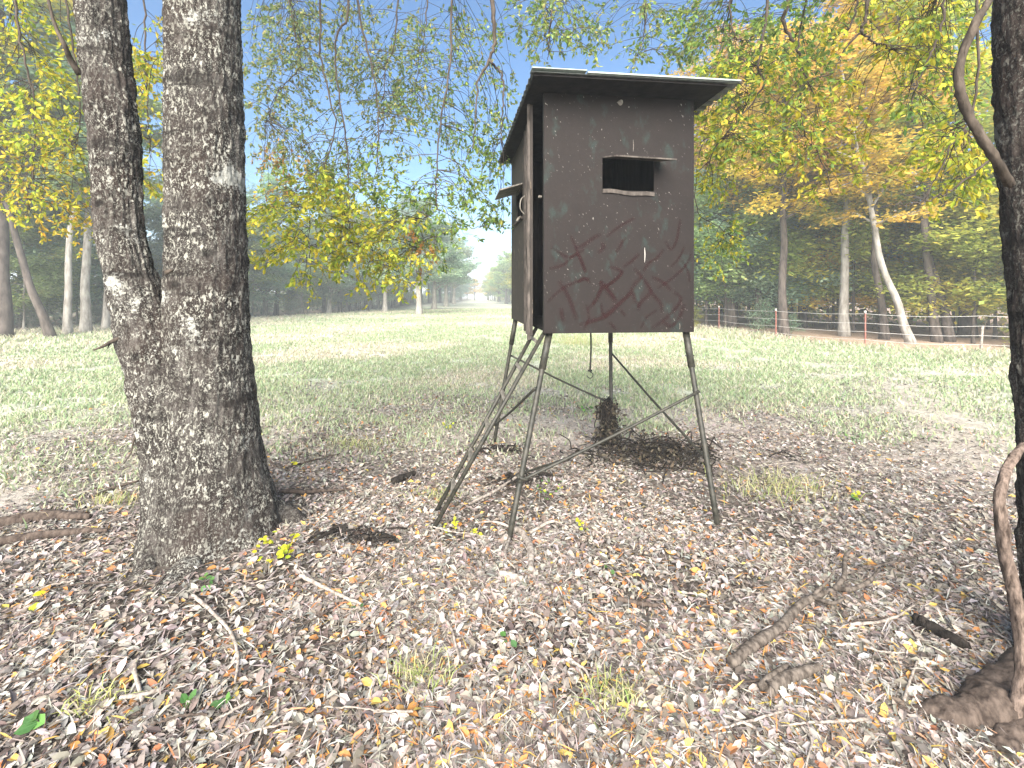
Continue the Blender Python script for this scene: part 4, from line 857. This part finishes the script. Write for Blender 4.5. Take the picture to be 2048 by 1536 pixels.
# ------------------------------------------------------------------ sticks, plants and debris on the ground
def stick(name, label, pts, r, mat=BARK_STICK, group=None, forks=(), lift=.042, cat='stick', kids='twig'):
    g_ = np.array([G(a, b, lift) for a, b in pts]); n = max(16, 8 * len(pts)); path = smooth_path(g_, n); path[1:-1, 2] += rng.normal(size=n - 2) * .002
    path[:, 2] = np.maximum(path[:, 2], gz(path[:, 0], path[:, 1]) + .3 * r[0]); o = path[0].copy()
    def body(path, r, sd):
        n = len(path); rr_ = np.interp(np.linspace(0, 1, n), np.linspace(0, 1, len(r)), r) * (1 + .35 * (fbm(np.arange(n) * .22, sd, 0, 7, 3) - .5))
        V, q, t = tube(path, rr_, 9); V = V + rng.normal(size=V.shape) * max(r) * .035
        b = MB(); b.add(V, q, t); return b
    if not forks: return link(name, body(path, r, o[0]).mesh(name, True, o), mat, None, tuple(o), label=label, cat=cat, group=group)
    t = thing(name, label, cat, o, group); link('stem', body(path, r, o[0]).mesh('stem', True, o), mat, t)
    for fp, fr, fl in forks:
        gp = np.array([G(a, b, lift + .012 + fl * i / max(1, len(fp) - 1)) for i, (a, b) in enumerate(fp)]); fpth = smooth_path(gp, 16); link(kids, body(fpth, fr, fp[0][0]).mesh(kids, True, o), mat, t)
    return t
stick('fallen_branch', 'forked brown dead branch lying before the right oak', [(1462, 1345), (1500, 1312), (1560, 1270), (1600, 1225), (1640, 1205), (1672, 1192)], [.026, .026, .024, .021, .018, .015], mat=BARK_BROWN,
      forks=(([(1668, 1194), (1700, 1204), (1735, 1195), (1760, 1172)], [.016, .014, .011, .006], .05), ([(1670, 1196), (1688, 1180), (1690, 1150), (1705, 1140)], [.014, .013, .011, .008], .08), ([(1625, 1212), (1665, 1230), (1690, 1222)], [.011, .010, .007], .02), ([(1690, 1165), (1740, 1160), (1800, 1150), (1850, 1145)], [.007, .006, .005, .003], .06), ([(1620, 1215), (1650, 1195), (1672, 1172)], [.010, .008, .005], .05)))
stick('fallen_branch', 'short thick rotting branch piece in the right foreground', [(1535, 1400), (1560, 1380), (1600, 1365), (1640, 1350)], [.03, .028, .024, .016], BARK_BROWN, forks=(([(1520, 1400), (1540, 1382), (1575, 1362)], [.014, .012, .008], .02),))
stick('dead_stick', 'long curved thin twig below the twin oak', [(385, 1205), (425, 1240), (460, 1280), (476, 1330), (470, 1385)], [.009, .008, .008, .007, .005])
stick('dead_stick', 'straight bleached stick lying right of the yellow sapling', [(600, 1165), (640, 1185), (690, 1210), (728, 1225)], [.011, .010, .009, .006])
stick('dead_stick', 'long pale stick from the left front leg to the ladder foot', [(1050, 950), (1000, 985), (950, 1012), (938, 1018)], [.014, .013, .012, .010])
stick('fallen_branch', 'gnarled grey branch standing against the left front blind leg', [(1008, 1090), (1035, 1070), (1060, 1105), (1062, 1155)], [.022, .02, .024, .02], forks=(([(1060, 1080), (1100, 1062), (1120, 1068)], [.012, .010, .006], .03), ([(1030, 1072), (990, 1062), (950, 1068)], [.010, .008, .005], .03), ([(1020, 1090), (1010, 1130), (1030, 1160)], [.009, .008, .004], .02)))
stick('fallen_branch', 'stubby mossy branch piece below the blind leg', [(1000, 1160), (1020, 1165), (1045, 1172)], [.02, .022, .016], BARK_STICK)
stick('fallen_branch', 'thick dark log lying left of the twin oak', [(-20, 1062), (40, 1050), (110, 1042), (180, 1044)], [.05, .045, .04, .02], BARK_MOSS)
stick('fallen_branch', 'long dark branch lying behind the left log', [(-20, 1100), (60, 1085), (150, 1075), (215, 1072)], [.035, .03, .025, .012], BARK_MOSS)
stick('dead_stick', 'dark stick pointing at the left of the oak base', [(190, 1000), (230, 985), (285, 968)], [.012, .012, .008], BARK_MOSS)
stick('dead_stick', 'dark branch lying right of the oak base', [(560, 992), (620, 993), (660, 990), (700, 988)], [.018, .016, .012, .007], BARK_MOSS)
stick('dead_stick', 'long thin dark stick behind the oak base', [(570, 945), (620, 930), (680, 915)], [.010, .009, .006], BARK_MOSS)
stick('dead_stick', 'curved dark stick between the front blind legs', [(1130, 1005), (1170, 1000), (1215, 1008)], [.013, .013, .008], BARK_MOSS)
stick('dead_stick', 'pale thin stick in the centre foreground', [(870, 1235), (900, 1270), (915, 1320), (925, 1345)], [.007, .007, .006, .004])
stick('dead_stick', 'bleached twig right of the forked branch', [(1700, 1265), (1760, 1260), (1800, 1245), (1830, 1225)], [.008, .007, .006, .004])
stick('dead_stick', 'thin upright twig lying near the right oak root', [(1808, 1420), (1820, 1380), (1835, 1340)], [.006, .005, .004])
stick('fallen_branch', 'dark rotten branch half buried in the right litter', [(1830, 1255), (1870, 1275), (1915, 1300), (1940, 1310)], [.03, .03, .025, .012], ROT)
stick('dead_stick', 'dark short stick in the centre right foreground', [(1235, 1212), (1280, 1222), (1330, 1228)], [.014, .013, .008], BARK_MOSS)
stick('dead_stick', 'pale stick leaning from the oak root over litter', [(285, 1420), (270, 1350), (300, 1310)], [.008, .007, .005])
stick('dead_stick', 'forked pale twig in the left foreground', [(240, 1415), (310, 1402), (350, 1370)], [.009, .008, .005])
for i in range(70):
    px_, py_ = R_.uniform(30, 2000), 860 + 620 * R_.uniform()**.9; L_ = R_.uniform(.12, .5) * F * EYE / (F * EYE / (py_ - H0)) / EYE; an = R_.uniform(0, math.pi); rr_ = R_.uniform(.0022, .006)
    pts = [(px_ + math.cos(an) * L_ * t + R_.normal() * L_ * .05, py_ + math.sin(an) * L_ * .45 * t + R_.normal() * L_ * .02) for t in (0, .35, .7, 1)]
    if min(p[1] for p in pts) < 800: continue
    dk = R_.uniform() < .4
    stick('dry_twig', ('dark' if dk else 'pale') + ' thin loose twig on the litter ' + next(b for a, b in ((300, 'left of the twin oak'), (620, 'below the twin oak'), (860, 'left of the blind ladder'), (1130, 'below the ladder foot'), (1420, 'between the front blind legs'), (1700, 'near the forked branch'), (9e9, 'before the right oak')) if px_ < a) + (' far back' if py_ < 1010 else (' half way' if py_ < 1230 else ' up close')), pts, [rr_, rr_, rr_ * .8, rr_ * .5], BARK_MOSS if dk else BARK_STICK, 'dark loose twigs on the litter' if dk else 'pale loose twigs on the litter', cat='twig')
# dry vines hanging round the rear leg and the brush heap beside it
def tangle(name, label, cat, org, n, gen, mat, leafN, leafgen, pal):
    t = thing(name, label, cat, org); b = MB()
    for _ in range(n): p, r = gen(); b.tube(p - org, r, 4)
    link('vines', b.mesh('vines', True), mat, t, kind='stuff')
    p = np.array([leafgen() for _ in range(leafN)]) - org; L = rng.uniform(.03, .075, leafN)
    V, T = leaves(p, rdir(leafN) + [0, 0, -.5], rdir(leafN), L, L * .42, rng.uniform(-.3, .5, leafN), rng.uniform(0, .6, leafN))
    link('dead_leaves', mesh('dead_leaves', V, T, False, np.repeat(pick(pal, leafN), 8, 0)), DEADLEAF, t, kind='stuff'); return t
a, b_ = LEGS['RR']; top_ = on_leg('RR', 802); bot_ = b_
def vgen():
    t0 = rng.uniform(-.03, .45); s = top_ + (bot_ - top_) * t0; ang = rng.uniform(0, 6.28); rr = rng.uniform(.02, .17) * rng.uniform(.3, 1) * np.array([math.cos(ang), math.sin(ang), 0]); rr[0] -= .04
    L = rng.uniform(.35, 1.0); e = s + (bot_ - top_) * (1 - t0) * L + rr
    return smooth_path([s, s + rr * .8 + [0, 0, .03], s * .5 + e * .5 + rr * .4, e], 10) + rng.normal(size=(10, 3)) * .01, rng.uniform(.002, .006)
def vleaf():
    t = rng.uniform(0, 1); ang = rng.uniform(0, 6.28); q = rng.uniform(.02, .17) * (.45 + .55 * min(1, t * 3)) * (.75 + .5 * math.sin(t * 11 + ang * 2))
    return top_ + (bot_ - top_) * t + np.array([math.cos(ang) * q - .04, math.sin(ang) * q, 0])
PAL_V = [(.05, .042, .03), (.09, .073, .05), (.035, .028, .02), (.13, .105, .075), (.02, .016, .012)]
tangle('dead_vine', 'hanging bundle of dry vine wrapped round the rear leg', 'vine', bot_ * 1., 150, vgen, ROT, 1100, vleaf, PAL_V)
hc = G(1310, 915)
def bgen():
    c = hc + np.array([rng.normal() * .42, rng.normal() * .22, 0]); c[2] = gz(c[0], c[1]) + abs(rng.normal()) * .07; a_ = rng.uniform(0, 6.28); L = rng.uniform(.15, .45); d = np.array([math.cos(a_), math.sin(a_), rng.normal() * .25]) * L
    p = smooth_path([c - d * .5, c + rng.normal(size=3) * .04 + [0, 0, .04], c + d * .5], 8); p[:, 2] = np.maximum(p[:, 2], gz(p[:, 0], p[:, 1])); return p, rng.uniform(.003, .008)
def bleaf():
    c = hc + np.array([rng.normal() * .42, rng.normal() * .22, 0]); c[2] = gz(c[0], c[1]) + abs(rng.normal()) * .08 * math.exp(-((c[0] - hc[0]) / .5)**2) + .01; return c
tangle('brush_heap', 'dark heap of dead vines and twigs beside the rear leg', 'brush heap', hc * 1., 160, bgen, ROT, 1300, bleaf, PAL_V)
def dark_heap(px, py, label, w, n):
    c0 = G(px, py)
    def g1():
        c = c0 + np.array([rng.normal() * w, rng.normal() * w * .5, 0]); a_ = rng.uniform(0, 6.28); L = rng.uniform(.06, .2); d = np.array([math.cos(a_), math.sin(a_), 0]) * L; c[2] = gz(c[0], c[1]) + rng.uniform(.0, .05)
        p = smooth_path([c - d * .5, c + [0, 0, .015], c + d * .5], 6); return p, rng.uniform(.004, .012)
    def l1():
        c = c0 + np.array([rng.normal() * w, rng.normal() * w * .5, 0]); c[2] = gz(c[0], c[1]) + rng.uniform(.01, .05); return c
    tangle('rotten_wood', label, 'rotten wood', c0, n, g1, ROT, n * 4, l1, [(.014, .012, .010), (.022, .018, .016), (.045, .036, .03)])
dark_heap(722, 1085, 'crumbled black rotten wood right of the oak base', .11, 40)
dark_heap(1040, 965, 'dark rotten twigs gathered at the leg clamp', .12, 30)
dark_heap(1000, 905, 'dark litter and twigs round the left rear leg', .18, 30)
stick('rotten_log', 'short black rotten log piece between oak and ladder', [(785, 972), (805, 964), (828, 955)], [.03, .034, .024], ROT, cat='log')
# plants
def plant(name, label, px, py, h, n, pal, L=(.03, .05), spread=.12, lean=(0, 0), group=None, wd=.7):
    o = G(px, py); t = thing(name, label, 'plant', o, group); b = MB(); ps = []
    for k_ in range(max(2, n // 7)):
        a_ = rng.uniform(0, 6.28); tip = np.array([math.cos(a_) * spread + lean[0], math.sin(a_) * spread + lean[1], h * rng.uniform(.6, 1)])
        pth = smooth_path([np.zeros(3), tip * [.4, .4, .6] + rng.normal(size=3) * .01, tip], 8); b.tube(pth, np.linspace(.003, .0012, 8), 5); ps.append(pth[2:])
    link('stem', b.mesh('stem', True), BARK_TWIG, t); ps = np.concatenate(ps)
    for k_ in range(n):
        p = ps[rng.integers(len(ps))]; l = np.array([rng.uniform(*L)]); V, T = leaves(np.zeros((1, 3)), rdir(1) * [1, 1, .4], np.array([[0, -.4, 1.]]) + rng.normal(size=(1, 3)) * .3, l, l * wd, np.array([.0]), np.array([.15]))
        link('leaf', mesh('leaf', V, LEAF_T, False, pick(pal, 8)[:1].repeat(8, 0)), LEAF, t, tuple(p))
PY = [(.62, .58, .03), (.55, .55, .04), (.45, .52, .05)]; PG = [(.10, .22, .06), (.14, .28, .07), (.08, .18, .06)]
plant('yellow_sapling', 'bright yellow leaved sapling at the foot of the twin oak', 570, 1130, .26, 34, PY, (.025, .045), .10, (-.02, -.03))
plant('yellow_sapling', 'low yellow sprig left beside the main yellow sapling', 530, 1135, .12, 10, PY, (.022, .035), .10)
plant('yellow_seedling', 'two yellow leaves on a thin stem at far left', 85, 1215, .12, 3, PY, (.05, .07), .04)
plant('yellow_seedling', 'yellow leaved seedling at the foot of the ladder', 905, 1072, .10, 20, PY, (.02, .035), .08)
plant('yellow_seedling', 'yellow leaved seedling between ladder and front leg', 962, 1072, .09, 20, PY, (.02, .035), .09)
plant('yellow_seedling', 'yellow green seedling right of the left front leg', 1172, 1070, .10, 14, PY, (.02, .035), .06)
plant('yellow_seedling', 'yellow seedling in the shade behind the oak', 598, 935, .10, 10, PY, (.03, .045), .08)
plant('yellow_seedling', 'yellow seedling beyond the ladder on the litter', 898, 865, .14, 12, PY, (.03, .05), .10)
plant('green_seedling', 'ferny green plant against the left front leg', 1095, 1010, .22, 36, PG + PY[2:], (.02, .035), .12)
plant('green_seedling', 'dark green seedling in the centre foreground', 1022, 1302, .06, 5, PG, (.03, .045), .04)
plant('green_seedling', 'small green seedling below the oak trunk', 415, 1185, .08, 9, PG, (.025, .04), .07)
plant('green_seedling', 'green sprout beside the bleached stick', 722, 1225, .05, 5, PG, (.025, .04), .03)
plant('green_seedling', 'green leaf sprout at the lower left', 78, 1478, .07, 5, PG, (.045, .07), .04)
plant('green_seedling', 'paired green leaves in the lower left litter', 368, 1432, .07, 5, PG, (.04, .06), .04)
plant('green_seedling', 'green leaves low beside the paired ones', 430, 1420, .06, 5, PG, (.035, .05), .04)
plant('green_seedling', 'little green sprout left of the blind ladder', 1218, 1155, .05, 7, PG, (.02, .035), .05)
plant('green_seedling', 'green weed clump beyond the right front leg', 1712, 890, .14, 14, PG, (.03, .05), .14)
plant('green_seedling', 'leafy green sprout near the sandy ground right', 1712, 1005, .10, 8, PG + PY[1:], (.03, .05), .05)
plant('green_seedling', 'dark green weed under the blind floor', 1165, 828, .16, 14, PG, (.035, .06), .14)
def tuft(label, px, py, n, h, pal, w=.16):
    o = G(px, py); N = n; q = rng.normal(size=(N, 2)) * w; b0 = np.stack([q[:, 0], q[:, 1] * .6, gz(o[0] + q[:, 0], o[1] + q[:, 1] * .6) - o[2]], 1); ln = rng.normal(size=(N, 2)) * .7; hh = h * rng.uniform(.4, 1, N)
    m_ = b0 + np.stack([ln[:, 0] * hh * .35, ln[:, 1] * hh * .35, hh * .65], 1); t_ = b0 + np.stack([ln[:, 0] * hh, ln[:, 1] * hh, hh * .8], 1); ya = rng.uniform(0, 3.14, N); s = np.stack([np.cos(ya), np.sin(ya), 0 * ya], 1) * .0022
    V = np.stack([b0 - s, b0 + s, m_ + s, m_ - s, t_], 1).reshape(-1, 3); bb = np.arange(N)[:, None] * 5
    me = mesh('grass_tuft', V, [bb + np.array([[0, 1, 2, 3]]), bb + np.array([[3, 2, 4]])], False, np.repeat(pick(pal, N), 5, 0)); link('grass_tuft', me, bpy.data.materials['grass blade'], None, tuple(o), label=label, cat='grass tuft', kind='stuff')
PT = [(.34, .38, .14), (.45, .42, .22), (.26, .33, .10), (.52, .46, .28)]
tuft('pale green grass tuft in the centre foreground', 835, 1362, 130, .13, PT, .07)
tuft('straw grass tuft in the lower middle foreground', 1225, 1410, 130, .12, PT, .07)
tuft('wide grass clump right of the right front leg', 1560, 985, 420, .16, PT, .26)
tuft('green grass tuft under the ladder', 880, 1000, 120, .12, PT, .12)
tuft('sparse grass tuft left of the ladder', 720, 895, 200, .15, PT, .2)
tuft('grass tuft at the near left of the oak', 225, 1010, 140, .14, PT, .15)
tuft('yellowish grass tuft in the lower left', 200, 1415, 70, .10, [(.6, .6, .2), (.5, .55, .2)], .06)
tuft('tall yellow grass stand behind the blind', 1150, 690, 500, .6, PT, .6)
print('leaves', nL_, nR_, nLit)
